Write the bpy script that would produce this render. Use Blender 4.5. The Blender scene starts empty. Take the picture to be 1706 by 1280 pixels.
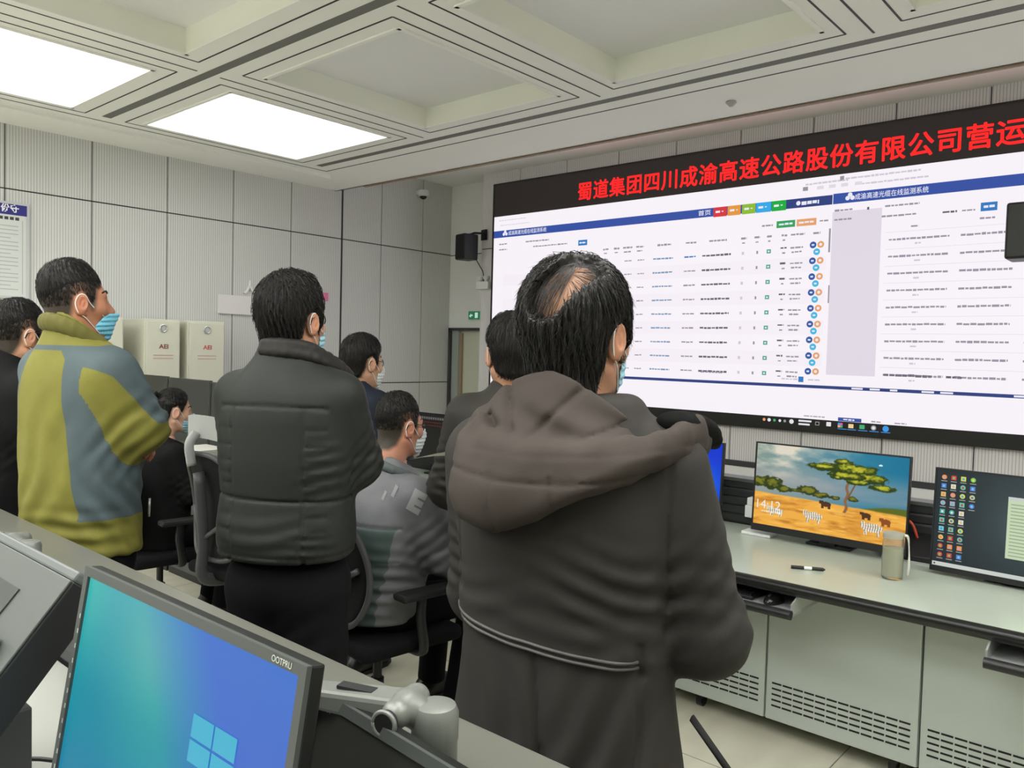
import bpy, math, random
import numpy as np
from mathutils import Vector, Matrix

rng = np.random.default_rng(11)
random.seed(11)
SC = bpy.context.scene
COL = SC.collection

# ------------------------------------------------------------------ camera
FPX = 1326.825
YAW, PIT, ROL = [math.radians(v) for v in (41.21484, -2.29803, 1.50083)]
_f = np.array([math.cos(PIT) * math.cos(YAW), math.cos(PIT) * math.sin(YAW), math.sin(PIT)])
_r0 = np.array([math.sin(YAW), -math.cos(YAW), 0.0])
_u0 = np.cross(_r0, _f)
CR = _r0 * math.cos(ROL) + _u0 * math.sin(ROL)
CU = -_r0 * math.sin(ROL) + _u0 * math.cos(ROL)
cam_d = bpy.data.cameras.new('camera')
cam_d.sensor_width = 36.0
cam_d.lens = FPX / 1706 * 36.0
cam_d.clip_start = 0.02
cam = bpy.data.objects.new('camera', cam_d)
COL.objects.link(cam)
M = Matrix.Identity(4)
for i in range(3):
    M[i][0], M[i][1], M[i][2] = CR[i], CU[i], -_f[i]
M[0][3], M[1][3], M[2][3] = 0, 0, 1.6
cam.matrix_world = M
SC.camera = cam

# ------------------------------------------------------------------ light
W = bpy.data.worlds.new('world')
SC.world = W
W.use_nodes = True
W.node_tree.nodes['Background'].inputs[0].default_value = (0.9, 0.95, 1.0, 1)
W.node_tree.nodes['Background'].inputs[1].default_value = 0.25
SC.view_settings.view_transform = 'Standard'
SC.view_settings.look = 'None'
SC.view_settings.gamma = 1
SC.view_settings.exposure = 0.28
SC.view_settings.use_curve_mapping = False
SC.cycles.use_denoising = True
SC.cycles.max_bounces = 9
SC.cycles.diffuse_bounces = 7
LAMP = 8.2     # radiance of the unseen light panels added to brighten the room
LAMP_FAR = 3.2  # the two in view, set weaker to keep their coffer sides from clipping
SCREEN = 0.83   # radiance of the white of the LED wall

# ------------------------------------------------------------------ materials
def srgb(r, g, b):
    def c(v):
        v /= 255.0
        return v / 12.92 if v <= 0.04045 else ((v + 0.055) / 1.055) ** 2.4
    return (c(r), c(g), c(b))

def nd(nt, kind, **kw):
    n = nt.nodes.new(kind)
    for k, v in kw.items():
        setattr(n, k, v)
    return n

def mat(name, col, rough=0.6, metal=0.0, spec=0.5, noise=None, bump=None, emit=None, estr=1.0, sheen=0.0, coat=0.0, trans=0.0, ior=1.45, alpha=1.0):
    m = bpy.data.materials.new(name)
    m.use_nodes = True
    nt = m.node_tree
    b = nt.nodes['Principled BSDF']
    b.inputs['Base Color'].default_value = (*col, 1)
    b.inputs['Roughness'].default_value = rough
    b.inputs['Metallic'].default_value = metal
    b.inputs['Specular IOR Level'].default_value = spec
    b.inputs['IOR'].default_value = ior
    b.inputs['Sheen Weight'].default_value = sheen
    b.inputs['Coat Weight'].default_value = coat
    b.inputs['Transmission Weight'].default_value = trans
    b.inputs['Alpha'].default_value = alpha
    tc = nd(nt, 'ShaderNodeTexCoord')
    if noise:
        n = nd(nt, 'ShaderNodeTexNoise')
        n.inputs['Scale'].default_value = noise[0]
        n.inputs['Detail'].default_value = 5
        nt.links.new(tc.outputs['Object'], n.inputs['Vector'])
        mx = nd(nt, 'ShaderNodeMix', data_type='RGBA')
        mx.inputs[6].default_value = (*[max(0, c * (1 - noise[1])) for c in col], 1)
        mx.inputs[7].default_value = (*[min(1, c * (1 + noise[1])) for c in col], 1)
        nt.links.new(n.outputs['Fac'], mx.inputs[0])
        nt.links.new(mx.outputs[2], b.inputs['Base Color'])
    if bump:
        n2 = nd(nt, 'ShaderNodeTexNoise')
        n2.inputs['Scale'].default_value = bump[0]
        n2.inputs['Detail'].default_value = 4
        nt.links.new(tc.outputs['Object'], n2.inputs['Vector'])
        bp = nd(nt, 'ShaderNodeBump')
        bp.inputs['Strength'].default_value = bump[1]
        bp.inputs['Distance'].default_value = bump[2] if len(bump) > 2 else 0.002
        nt.links.new(n2.outputs['Fac'], bp.inputs['Height'])
        nt.links.new(bp.outputs['Normal'], b.inputs['Normal'])
    if emit:
        b.inputs['Emission Color'].default_value = (*emit, 1)
        b.inputs['Emission Strength'].default_value = estr
    return m

def math_node(nt, op, a, bb=None):
    n = nd(nt, 'ShaderNodeMath', operation=op)
    for i, v in enumerate((a, bb)):
        if v is None:
            continue
        if isinstance(v, (int, float)):
            n.inputs[i].default_value = v
        else:
            nt.links.new(v, n.inputs[i])
    return n.outputs[0]

def ribbed(name, col, axis, period=0.02):
    """acoustic wall panel: fine vertical grooves that run along one wall"""
    m = mat(name, col, 0.55)
    nt = m.node_tree
    b = nt.nodes['Principled BSDF']
    g = nd(nt, 'ShaderNodeNewGeometry')
    sp = nd(nt, 'ShaderNodeSeparateXYZ')
    nt.links.new(g.outputs['Position'], sp.inputs[0])
    v = math_node(nt, 'FRACT', math_node(nt, 'MULTIPLY', sp.outputs[axis], 1.0 / period))
    d = math_node(nt, 'ABSOLUTE', math_node(nt, 'SUBTRACT', v, 0.5))
    gr = math_node(nt, 'LESS_THAN', d, 0.11)
    n = nd(nt, 'ShaderNodeTexNoise')
    n.inputs['Scale'].default_value = 1.3
    nt.links.new(g.outputs['Position'], n.inputs['Vector'])
    mx = nd(nt, 'ShaderNodeMix', data_type='RGBA')
    mx.inputs[6].default_value = (*col, 1)
    mx.inputs[7].default_value = (*[c * 0.5 for c in col], 1)
    nt.links.new(math_node(nt, 'MULTIPLY', gr, 0.8), mx.inputs[0])
    nt.links.new(mx.outputs[2], b.inputs['Base Color'])
    return m

def attr_mat(name, attr, cols, stops, rough=0.8, bump=None, sheen=0.0, spec=0.3, smooth=False):
    """colour areas of a garment or skin, read from a float attribute of the mesh"""
    m = mat(name, cols[0], rough, bump=bump, sheen=sheen, spec=spec)
    nt = m.node_tree
    b = nt.nodes['Principled BSDF']
    a = nd(nt, 'ShaderNodeAttribute', attribute_name=attr)
    rp = nd(nt, 'ShaderNodeValToRGB')
    rp.color_ramp.interpolation = 'LINEAR' if smooth else 'CONSTANT'
    el = rp.color_ramp.elements
    while len(el) < len(cols):
        el.new(0.5)
    for e, c, s in zip(el, cols, stops):
        e.position = s
        e.color = (*c, 1)
    tc = nd(nt, 'ShaderNodeTexCoord')
    n = nd(nt, 'ShaderNodeTexNoise')
    n.inputs['Scale'].default_value = 14
    n.inputs['Detail'].default_value = 5
    nt.links.new(tc.outputs['Object'], n.inputs['Vector'])
    mx = nd(nt, 'ShaderNodeMix', data_type='RGBA', blend_type='MULTIPLY')
    mx.inputs[0].default_value = 0.35
    nt.links.new(a.outputs['Fac'], rp.inputs[0])
    nt.links.new(rp.outputs[0], mx.inputs[6])
    nt.links.new(n.outputs['Fac'], mx.inputs[7])
    nt.links.new(mx.outputs[2], b.inputs['Base Color'])
    return m

def emis(name, col, s=1.0):
    return mat(name, (0.01, 0.01, 0.01), 0.35, emit=col, estr=s, spec=0.3)

# ------------------------------------------------------------------ objects
def thing(name, label, cat, loc=(0, 0, 0), rotz=0.0, group=None):
    o = bpy.data.objects.new(name, None)
    COL.objects.link(o)
    o.empty_display_size = 0.1
    o.location = loc
    o.rotation_euler = (0, 0, rotz)
    tag(o, label, cat, group)
    return o

def tag(o, label, cat, group=None):
    o['label'] = label
    o['category'] = cat
    if group:
        o['group'] = group
    return o

def pmat(o):
    if o is None:
        return Matrix.Identity(4)
    return pmat(o.parent) @ Matrix.LocRotScale(o.location, o.rotation_euler, o.scale)

def link_mesh(name, V, F, mats, mi=None, parent=None, smooth=None, attrs=None, kind=None, world=False):
    V = np.asarray(V, dtype=np.float64).reshape(-1, 3)
    if world and parent is not None:
        Mi = np.array(pmat(parent).inverted())
        V = V @ Mi[:3, :3].T + Mi[:3, 3]
    me = bpy.data.meshes.new(name)
    if isinstance(F, np.ndarray):
        n = F.shape[1]
        me.vertices.add(len(V))
        me.vertices.foreach_set('co', V.ravel())
        me.loops.add(F.size)
        me.loops.foreach_set('vertex_index', F.ravel().astype(np.int32))
        me.polygons.add(len(F))
        me.polygons.foreach_set('loop_start', np.arange(0, F.size, n, dtype=np.int32))
        me.update(calc_edges=True)
    else:
        me.from_pydata([tuple(v) for v in V], [], F)
    me.validate()
    for m in (mats if isinstance(mats, (list, tuple)) else [mats]):
        me.materials.append(m)
    if mi is not None:
        me.polygons.foreach_set('material_index', np.asarray(mi, dtype=np.int32))
    if attrs:
        for k, a in attrs.items():
            at = me.attributes.new(k, 'FLOAT', 'POINT')
            at.data.foreach_set('value', np.asarray(a, dtype=np.float32))
    if smooth is True:
        me.polygons.foreach_set('use_smooth', np.ones(len(me.polygons), dtype=bool))
    elif smooth:
        me.polygons.foreach_set('use_smooth', np.ones(len(me.polygons), dtype=bool))
        me.set_sharp_from_angle(angle=math.radians(smooth))
    o = bpy.data.objects.new(name, me)
    COL.objects.link(o)
    if parent is not None:
        o.parent = parent
    if kind:
        o['kind'] = kind
    return o

class MB:
    """collects boxes, tubes and lathes into one mesh"""
    def __init__(s):
        s.v, s.f, s.m = [], [], []
    def add(s, V, F, mi=0):
        k = len(s.v)
        s.v += [tuple(map(float, p)) for p in V]
        s.f += [tuple(int(i) + k for i in f) for f in F]
        s.m += [mi] * len(F)
        return s
    def box(s, lo, hi, mi=0):
        x0, y0, z0 = [min(a, b) for a, b in zip(lo, hi)]
        x1, y1, z1 = [max(a, b) for a, b in zip(lo, hi)]
        V = [(x0, y0, z0), (x1, y0, z0), (x1, y1, z0), (x0, y1, z0), (x0, y0, z1), (x1, y0, z1), (x1, y1, z1), (x0, y1, z1)]
        return s.add(V, [(0, 3, 2, 1), (4, 5, 6, 7), (0, 1, 5, 4), (1, 2, 6, 5), (2, 3, 7, 6), (3, 0, 4, 7)], mi)
    def obox(s, c, ax, ay, az, mi=0):
        c, ax, ay, az = [np.array(q, float) for q in (c, ax, ay, az)]
        V = [c + a * ax + b * ay + d * az for d in (-1, 1) for a, b in ((-1, -1), (1, -1), (1, 1), (-1, 1))]
        F = [(0, 3, 2, 1), (4, 5, 6, 7), (0, 1, 5, 4), (1, 2, 6, 5), (2, 3, 7, 6), (3, 0, 4, 7)]
        if np.dot(np.cross(ax, ay), az) < 0:
            F = [f[::-1] for f in F]
        return s.add(V, F, mi)
    def tube(s, pts, r, n=10, mi=0, cap=True, flat=None):
        P = [np.array(p, float) for p in pts]
        R = r if isinstance(r, (list, tuple, np.ndarray)) else [r] * len(P)
        V, F = [], []
        up = np.array([0, 0, 1.0])
        prev = None
        for i, p in enumerate(P):
            t = P[min(i + 1, len(P) - 1)] - P[max(i - 1, 0)]
            t = t / (np.linalg.norm(t) + 1e-9)
            if prev is None:
                a = np.cross(t, up if abs(t[2]) < 0.95 else np.array([1.0, 0, 0]))
            else:
                a = prev - t * (prev @ t)
            a = a / (np.linalg.norm(a) + 1e-9)
            prev = a
            b = np.cross(t, a)
            fl = flat if flat else 1.0
            for k in range(n):
                th = 2 * math.pi * k / n
                V.append(p + R[i] * (a * math.cos(th) + b * math.sin(th) * fl))
        for i in range(len(P) - 1):
            for k in range(n):
                k2 = (k + 1) % n
                F.append((i * n + k, i * n + k2, (i + 1) * n + k2, (i + 1) * n + k))
        if cap:
            F.append(tuple(range(n - 1, -1, -1)))
            F.append(tuple((len(P) - 1) * n + k for k in range(n)))
        return s.add(V, F, mi)
    def cyl(s, a, b, r, r2=None, n=20, mi=0):
        return s.tube([a, b], [r, r if r2 is None else r2], n, mi)
    def lathe(s, prof, c=(0, 0, 0), n=28, mi=0):
        V, F = [], []
        for (r, z) in prof:
            for k in range(n):
                th = 2 * math.pi * k / n
                V.append((c[0] + r * math.cos(th), c[1] + r * math.sin(th), c[2] + z))
        for i in range(len(prof) - 1):
            for k in range(n):
                k2 = (k + 1) % n
                F.append((i * n + k, i * n + k2, (i + 1) * n + k2, (i + 1) * n + k))
        F.append(tuple(range(n - 1, -1, -1)))
        F.append(tuple((len(prof) - 1) * n + k for k in range(n)))
        return s.add(V, F, mi)
    def sphere(s, c, r, n=14, mi=0):
        rr = r if isinstance(r, (list, tuple)) else (r, r, r)
        V, F = [], []
        for i in range(n + 1):
            ph = math.pi * i / n
            for k in range(2 * n):
                th = math.pi * k / n
                V.append((c[0] + rr[0] * math.sin(ph) * math.cos(th), c[1] + rr[1] * math.sin(ph) * math.sin(th), c[2] - rr[2] * math.cos(ph)))
        for i in range(n):
            for k in range(2 * n):
                k2 = (k + 1) % (2 * n)
                F.append((i * 2 * n + k, i * 2 * n + k2, (i + 1) * 2 * n + k2, (i + 1) * 2 * n + k))
        return s.add(V, F, mi)
    def prism(s, poly, o, eu, ev, ew, mi=0):
        """polygon (u, v) at origin o with axes eu, ev, pushed along ew"""
        o, eu, ev, ew = [np.array(q, float) for q in (o, eu, ev, ew)]
        n = len(poly)
        V = [o + eu * u + ev * v for u, v in poly] + [o + eu * u + ev * v + ew for u, v in poly]
        F = [tuple(range(n - 1, -1, -1)), tuple(range(n, 2 * n))]
        F += [(i, (i + 1) % n, n + (i + 1) % n, n + i) for i in range(n)]
        return s.add(V, F, mi)
    def quad(s, a, b, c, d, mi=0):
        return s.add([a, b, c, d], [(0, 1, 2, 3)], mi)
    def build(s, name, mats, parent=None, smooth=None, bevel=0.0, kind=None, world=False, seg=2):
        o = link_mesh(name, s.v, s.f, mats, s.m, parent, smooth, kind=kind, world=world)
        if bevel:
            b = o.modifiers.new('bevel', 'BEVEL')
            b.width = bevel
            b.segments = seg
            b.limit_method = 'ANGLE'
            b.angle_limit = math.radians(40)
        return o

def text_data(s, size, bold=0.0, align='LEFT'):
    """outline of a line of writing as (verts, faces) in its own plane"""
    cu = bpy.data.curves.new('writing', 'FONT')
    cu.body = s
    cu.size = size
    cu.offset = bold
    cu.align_x = align
    o = bpy.data.objects.new('writing', cu)
    COL.objects.link(o)
    dg = bpy.context.evaluated_depsgraph_get()
    me = bpy.data.meshes.new_from_object(o.evaluated_get(dg))
    V = np.empty(len(me.vertices) * 3)
    me.vertices.foreach_get('co', V)
    F = [tuple(p.vertices) for p in me.polygons]
    bpy.data.objects.remove(o)
    bpy.data.curves.remove(cu)
    bpy.data.meshes.remove(me)
    return V.reshape(-1, 3), F

def write(mb, s, o, eu, ev, size, bold=0.0, mi=0, width=None, height=None):
    """writes into a mesh builder; o = lower left corner, eu / ev the reading and the up direction"""
    V, F = text_data(s, 1.0, bold)
    if len(V) == 0:
        return
    lo, hi = V.min(0), V.max(0)
    su = (width / (hi[0] - lo[0])) if width else size
    sv = (height / (hi[1] - lo[1])) if height else (su if width else size)
    o, eu, ev = [np.array(q, float) for q in (o, eu, ev)]
    P = [o + eu * ((v[0] - lo[0]) * su) + ev * ((v[1] - lo[1]) * sv) for v in V]
    mb.add(P, F, mi)

# ------------------------------------------------------------------ implicit surfaces (bodies, clothes)
def smin(a, b, k):
    h = np.clip(0.5 + 0.5 * (b - a) / k, 0, 1)
    return b + (a - b) * h - k * h * (1 - h)

def smax(a, b, k):
    return -smin(-a, -b, k)

def ell(P, c, r, R=None):
    q = P - np.asarray(c, dtype=P.dtype)
    if R is not None:
        q = q @ np.asarray(R, dtype=P.dtype)
    r = np.asarray(r, dtype=P.dtype)
    k0 = np.sqrt(((q / r) ** 2).sum(1))
    k1 = np.sqrt(((q / (r * r)) ** 2).sum(1)) + 1e-9
    return k0 * (k0 - 1) / k1

def cap(P, a, b, ra, rb=None):
    rb = ra if rb is None else rb
    a = np.asarray(a, dtype=P.dtype)
    b = np.asarray(b, dtype=P.dtype)
    ba = b - a
    t = np.clip((P - a) @ ba / (ba @ ba + 1e-12), 0, 1)
    q = P - a - t[:, None] * ba
    return np.sqrt((q * q).sum(1)) - (ra + (rb - ra) * t)

def chain(P, pts, rad, k=0.02):
    d = None
    for i in range(len(pts) - 1):
        c = cap(P, pts[i], pts[i + 1], rad[i], rad[i + 1])
        d = c if d is None else smin(d, c, k)
    return d

def rbox(P, c, h, r, R=None):
    q = P - np.asarray(c, dtype=P.dtype)
    if R is not None:
        q = q @ np.asarray(R, dtype=P.dtype)
    q = np.abs(q) - (np.asarray(h, dtype=P.dtype) - r)
    return np.sqrt((np.maximum(q, 0) ** 2).sum(1)) + np.minimum(q.max(1), 0) - r

def poly2(x, y, poly):
    """signed distance to a closed outline"""
    n = len(poly)
    d = np.full(x.shape, 1e9, dtype=x.dtype)
    s = np.ones(x.shape, dtype=x.dtype)
    for i in range(n):
        (ax, ay), (bx, by) = poly[i], poly[i - 1]
        ex, ey = bx - ax, by - ay
        wx, wy = x - ax, y - ay
        t = np.clip((wx * ex + wy * ey) / (ex * ex + ey * ey), 0, 1)
        d = np.minimum(d, (wx - ex * t) ** 2 + (wy - ey * t) ** 2)
        c1, c2, c3 = y >= ay, y < by, ex * wy > ey * wx
        flip = (c1 & c2 & c3) | (~c1 & ~c2 & ~c3)
        s = np.where(flip, -s, s)
    return s * np.sqrt(d)

class Loft:
    """stack of rounded cross-sections: rows (z, cx, cy, half depth, half width)"""
    def __init__(s, rows, n=2.3, smooth=7):
        rows = sorted(rows)
        A = np.array(rows, dtype=np.float64)
        s.z = np.linspace(A[0, 0], A[-1, 0], 90)
        s.t = []
        for j in range(1, 5):
            v = np.interp(s.z, A[:, 0], A[:, j])
            w = np.pad(v, smooth, mode='edge')
            kern = np.hanning(2 * smooth + 3)[1:-1]
            kern /= kern.sum()
            s.t.append(np.convolve(w, kern, mode='valid'))
        s.n = n
        s.z0, s.z1 = A[0, 0], A[-1, 0]
    def __call__(s, P, k=0.02):
        z = P[:, 2].astype(np.float64)
        cx, cy, rx, ry = [np.interp(z, s.z, t).astype(P.dtype) for t in s.t]
        qx = np.abs(P[:, 0] - cx) / rx
        qy = np.abs(P[:, 1] - cy) / ry
        q = (qx ** s.n + qy ** s.n) ** (1.0 / s.n)
        d = (q - 1) * np.minimum(rx, ry) * 0.9
        d = smax(d, (s.z0 - P[:, 2]), k)
        return smax(d, P[:, 2] - s.z1, k)

def folds(P, d, lst):
    """adds creases to a distance: (centre, across, along, wavelength, reach across, reach along, amplitude)"""
    for c, w, t, lam, U, Vv, amp in lst:
        w = np.array(w, dtype=P.dtype)
        t = np.array(t, dtype=P.dtype)
        w /= np.linalg.norm(w)
        t /= np.linalg.norm(t)
        q = P - np.asarray(c, dtype=P.dtype)
        u, v = q @ w, q @ t
        n2 = (q * q).sum(1) - u * u - v * v
        d = d - amp * np.cos(6.283 * u / lam + 1.3 * np.sin(v * 19 + c[0] * 30) + v * 8) * np.exp(-(u / U) ** 2 - (v / Vv) ** 2 - n2 / 0.012)
    return d

def rough(P, amp, freq, seed=0):
    r = np.random.default_rng(seed)
    s = 0
    for i in range(6):
        k = r.normal(size=3)
        k = (k / np.linalg.norm(k) * freq * r.uniform(0.6, 1.6)).astype(P.dtype)
        k2 = r.normal(size=3)
        k2 = (k2 / np.linalg.norm(k2) * freq * 0.5).astype(P.dtype)
        s = s + np.sin(P @ k + 1.5 * np.sin(P @ k2 + r.uniform(0, 6)) + r.uniform(0, 6))
    return amp * s / 3

def polygonise(fn, lo, hi, h, margin=0.012, B=8):
    """surface net of fn = 0"""
    lo = np.array(lo, np.float64)
    hi = np.array(hi, np.float64)
    N = np.ceil((hi - lo) / h / B).astype(int) * B
    nb = N // B
    ci = np.stack(np.meshgrid(*[np.arange(n) for n in nb], indexing='ij'), -1).reshape(-1, 3)
    cc = (lo + (ci * B + (B - 1) / 2) * h).astype(np.float32)
    dc = fn(cc)
    D = np.ones(tuple(N), np.float32)
    D = np.repeat(np.repeat(np.repeat(np.sign(dc).reshape(nb).astype(np.float32), B, 0), B, 1), B, 2)
    act = np.where(np.abs(dc) < B * h * 0.9 * 1.15 + margin)[0]
    off = np.stack(np.meshgrid(*[np.arange(B)] * 3, indexing='ij'), -1).reshape(-1, 3)
    for s in range(0, len(act), 600):
        a = act[s:s + 600]
        idx = (ci[a][:, None, :] * B + off[None]).reshape(-1, 3)
        v = fn((lo + idx * h).astype(np.float32))
        D[idx[:, 0], idx[:, 1], idx[:, 2]] = v
    D = np.pad(D, 1, constant_values=1.0)
    lo = lo - h
    neg = D < 0
    c = [neg[i:neg.shape[0] - 1 + i, j:neg.shape[1] - 1 + j, k:neg.shape[2] - 1 + k] for i in (0, 1) for j in (0, 1) for k in (0, 1)]
    cnt = sum(x.astype(np.int8) for x in c)
    I, J, K = np.where((cnt > 0) & (cnt < 8))
    vid = np.full(cnt.shape, -1, np.int64)
    vid[I, J, K] = np.arange(len(I))
    cv = np.stack([D[I + i, J + j, K + k] for i in (0, 1) for j in (0, 1) for k in (0, 1)], 1)
    co = np.array([(i, j, k) for i in (0, 1) for j in (0, 1) for k in (0, 1)], float)
    S = np.zeros((len(I), 3))
    n = np.zeros(len(I))
    for a in range(8):
        for b in range(a + 1, 8):
            if np.abs(co[a] - co[b]).sum() != 1:
                continue
            da, db = cv[:, a], cv[:, b]
            m = (da < 0) != (db < 0)
            t = np.where(m, da / (da - db + 1e-12), 0)
            S += np.where(m[:, None], co[a] + t[:, None] * (co[b] - co[a]), 0)
            n += m
    V = lo + (np.stack([I, J, K], 1) + S / n[:, None]) * h
    Q = []
    for ax in range(3):
        sl0 = [slice(1, -1)] * 3
        a0 = [slice(1, -1)] * 3
        a1 = [slice(1, -1)] * 3
        a0[ax] = slice(0, -1)
        a1[ax] = slice(1, None)
        n0, n1 = neg[tuple(a0)], neg[tuple(a1)]
        e = np.where(n0 != n1)
        g = [q.copy() + 1 for q in e]
        g[ax] = e[ax]
        u, v = (ax + 1) % 3, (ax + 2) % 3
        def cell(du, dv):
            q = [x.copy() for x in g]
            q[u] = q[u] - du
            q[v] = q[v] - dv
            return vid[q[0], q[1], q[2]]
        f = np.stack([cell(1, 1), cell(0, 1), cell(0, 0), cell(1, 0)], 1)
        inside0 = n0[e]
        f[~inside0] = f[~inside0][:, ::-1]
        Q.append(f)
    F = np.concatenate(Q)
    F = F[(F >= 0).all(1)]
    return V, F

def grad(fn, P, e=0.002):
    P = P.astype(np.float64)
    g = np.stack([fn(P + np.eye(3)[i] * e) - fn(P - np.eye(3)[i] * e) for i in range(3)], 1) / (2 * e)
    return g / (np.linalg.norm(g, axis=1, keepdims=True) + 1e-9)

def proj(fn, P, off=0.0, it=4):
    P = np.asarray(P, np.float64).copy()
    for _ in range(it):
        P -= (fn(P) - off)[:, None] * grad(fn, P)
    return P

def rot(yaw=0, pitch=0, roll=0):
    """columns = local axes; yaw about z, pitch lifts the front, roll about the front axis"""
    cy, sy, cp, sp, cr, sr = math.cos(yaw), math.sin(yaw), math.cos(pitch), math.sin(pitch), math.cos(roll), math.sin(roll)
    Rz = np.array([[cy, -sy, 0], [sy, cy, 0], [0, 0, 1]])
    Ry = np.array([[cp, 0, -sp], [0, 1, 0], [sp, 0, cp]])
    Rx = np.array([[1, 0, 0], [0, cr, -sr], [0, sr, cr]])
    return Rz @ Ry @ Rx

def smooth_pts(pts, n=6):
    """Catmull-Rom through points"""
    P = [np.array(p, float) for p in pts]
    P = [2 * P[0] - P[1]] + P + [2 * P[-1] - P[-2]]
    out = []
    for i in range(1, len(P) - 2):
        for k in range(n):
            t = k / n
            a, b, c, d = P[i - 1], P[i], P[i + 1], P[i + 2]
            out.append(0.5 * (2 * b + (c - a) * t + (2 * a - 5 * b + 4 * c - d) * t * t + (3 * b - a - 3 * c + d) * t ** 3))
    out.append(P[-2])
    return out

# ------------------------------------------------------------------ colours
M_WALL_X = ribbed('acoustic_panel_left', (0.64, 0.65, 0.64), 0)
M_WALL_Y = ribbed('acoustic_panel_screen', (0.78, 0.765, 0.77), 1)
M_WALL_P = mat('plain_panel', (0.80, 0.81, 0.79), 0.55, noise=(2, 0.04))
M_SEAM = mat('seam_dark', (0.03, 0.032, 0.036), 0.6)
M_CEIL = mat('ceiling_paint', (0.86, 0.86, 0.83), 0.75, noise=(1.5, 0.03))
M_CEIL_IN = mat('coffer_paint', (0.83, 0.84, 0.76), 0.75, noise=(2, 0.03))
M_COFFER_TOP = mat('coffer_panel', (0.80, 0.80, 0.82), 0.7)
M_LAMP = emis('luminous_panel_unseen', (1.0, 1.0, 0.965), LAMP)
M_LAMP_FAR = emis('luminous_panel_in_view', (1.0, 1.0, 0.965), LAMP_FAR)
M_SLOT = mat('air_slot', (0.16, 0.16, 0.15), 0.7)
M_WHITE = mat('white_plastic', (0.75, 0.76, 0.76), 0.45)
M_BLACK = mat('black_plastic', (0.012, 0.012, 0.013), 0.42)
M_BLACK_M = mat('black_matt', (0.010, 0.010, 0.011), 0.75)
M_DARK = mat('dark_grey', (0.045, 0.048, 0.05), 0.5, noise=(6, 0.1))
M_SILVER = mat('silver', (0.55, 0.57, 0.55), 0.34, metal=0.6)
M_TILE = mat('floor_tile', (0.42, 0.40, 0.32), 0.28, noise=(3, 0.12))
M_CREAM = mat('cream_paint', (0.62, 0.62, 0.52), 0.5)
M_BAFFLE = mat('warm_edge', (0.30, 0.22, 0.16), 0.6)

# floor tiles: joint lines of a 0.8 m grid
nt = M_TILE.node_tree
bs = nt.nodes['Principled BSDF']
g = nd(nt, 'ShaderNodeNewGeometry')
sp = nd(nt, 'ShaderNodeSeparateXYZ')
nt.links.new(g.outputs['Position'], sp.inputs[0])
j = None
for ax, ph in ((0, 0.35), (1, 0.55)):
    v = math_node(nt, 'FRACT', math_node(nt, 'MULTIPLY', math_node(nt, 'ADD', sp.outputs[ax], ph), 1 / 0.8))
    v = math_node(nt, 'LESS_THAN', v, 0.006)
    j = v if j is None else math_node(nt, 'MAXIMUM', j, v)
wv = nd(nt, 'ShaderNodeTexWave')
wv.inputs['Scale'].default_value = 2.2
wv.inputs['Distortion'].default_value = 9
wv.inputs['Detail'].default_value = 4
wv.bands_direction = 'Y'
nt.links.new(g.outputs['Position'], wv.inputs['Vector'])
mx = nd(nt, 'ShaderNodeMix', data_type='RGBA')
mx.inputs[6].default_value = (0.60, 0.58, 0.47, 1)
mx.inputs[7].default_value = (0.53, 0.51, 0.41, 1)
nt.links.new(math_node(nt, 'MULTIPLY', wv.outputs['Fac'], 0.6), mx.inputs[0])
mj = nd(nt, 'ShaderNodeMix', data_type='RGBA')
mj.inputs[7].default_value = (0.16, 0.15, 0.12, 1)
nt.links.new(j, mj.inputs[0])
nt.links.new(mx.outputs[2], mj.inputs[6])
nt.links.new(mj.outputs[2], bs.inputs['Base Color'])

YL, XS, XD, YD = 6.65, 6.21, 6.457, 5.925     # left wall, screen wall, door wall, edge of the screen wall
X0, Y0 = -4.2, -4.6
ZC, ZR, ZU = 3.16, 3.287, 3.48                # ceiling, coffer tops, raised strip before the screen

MB().box((X0, Y0, -0.1), (XD + 0.2, YL + 0.1, 0)).build('floor', M_TILE, kind='structure')

# walls: panels standing 8 mm apart in front of a dark backing
def panel_wall(name, axis, at, out, edges, zs, m, lo, hi, backing=True):
    mb = MB()
    for a, b in zip(edges[:-1], edges[1:]):
        for z0, z1 in zip(zs[:-1], zs[1:]):
            p, q = [0, 0, z0 + 0.005], [0, 0, z1 - 0.005]
            p[axis], q[axis] = a + 0.0045, b - 0.0045
            p[1 - axis], q[1 - axis] = at, at + out * 0.02
            mb.box(p, q, 0)
    p, q = [0, 0, 0], [0, 0, zs[-1]]
    p[axis], q[axis] = lo, hi
    p[1 - axis], q[1 - axis] = at + out * 0.012, at + out * 0.1
    mb.box(p, q, 1)
    return mb.build(name, [m, M_SEAM], kind='structure')

ex = [X0] + [1.94 - 0.6 * k for k in range(10, 0, -1)] + [1.94, 2.54, 3.14, 3.74, 4.337, 4.928, 5.434, 6.02, XD + 0.02]
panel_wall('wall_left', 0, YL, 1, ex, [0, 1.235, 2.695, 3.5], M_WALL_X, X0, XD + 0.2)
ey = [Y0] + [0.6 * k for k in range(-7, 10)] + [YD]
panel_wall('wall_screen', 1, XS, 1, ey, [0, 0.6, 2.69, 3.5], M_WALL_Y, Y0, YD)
MB().box((XS + 0.11, YD - 0.012, 0), (XD, YD, 3.5)).build('wall_return', M_WALL_P, kind='structure')
panel_wall('wall_door', 1, XD, 1, [YD - 0.02, 6.14], [0, 1.235, 2.69, 3.5], M_WALL_P, YD - 0.02, 6.12)
mb = MB()
for z0, z1 in ((1.86, 2.685), (2.695, 3.5)):
    mb.box((XD, 6.14, z0), (XD + 0.02, YL, z1), 0)
mb.box((XD + 0.012, 6.1, 1.86), (XD + 0.05, YL, 3.5), 1)
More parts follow.
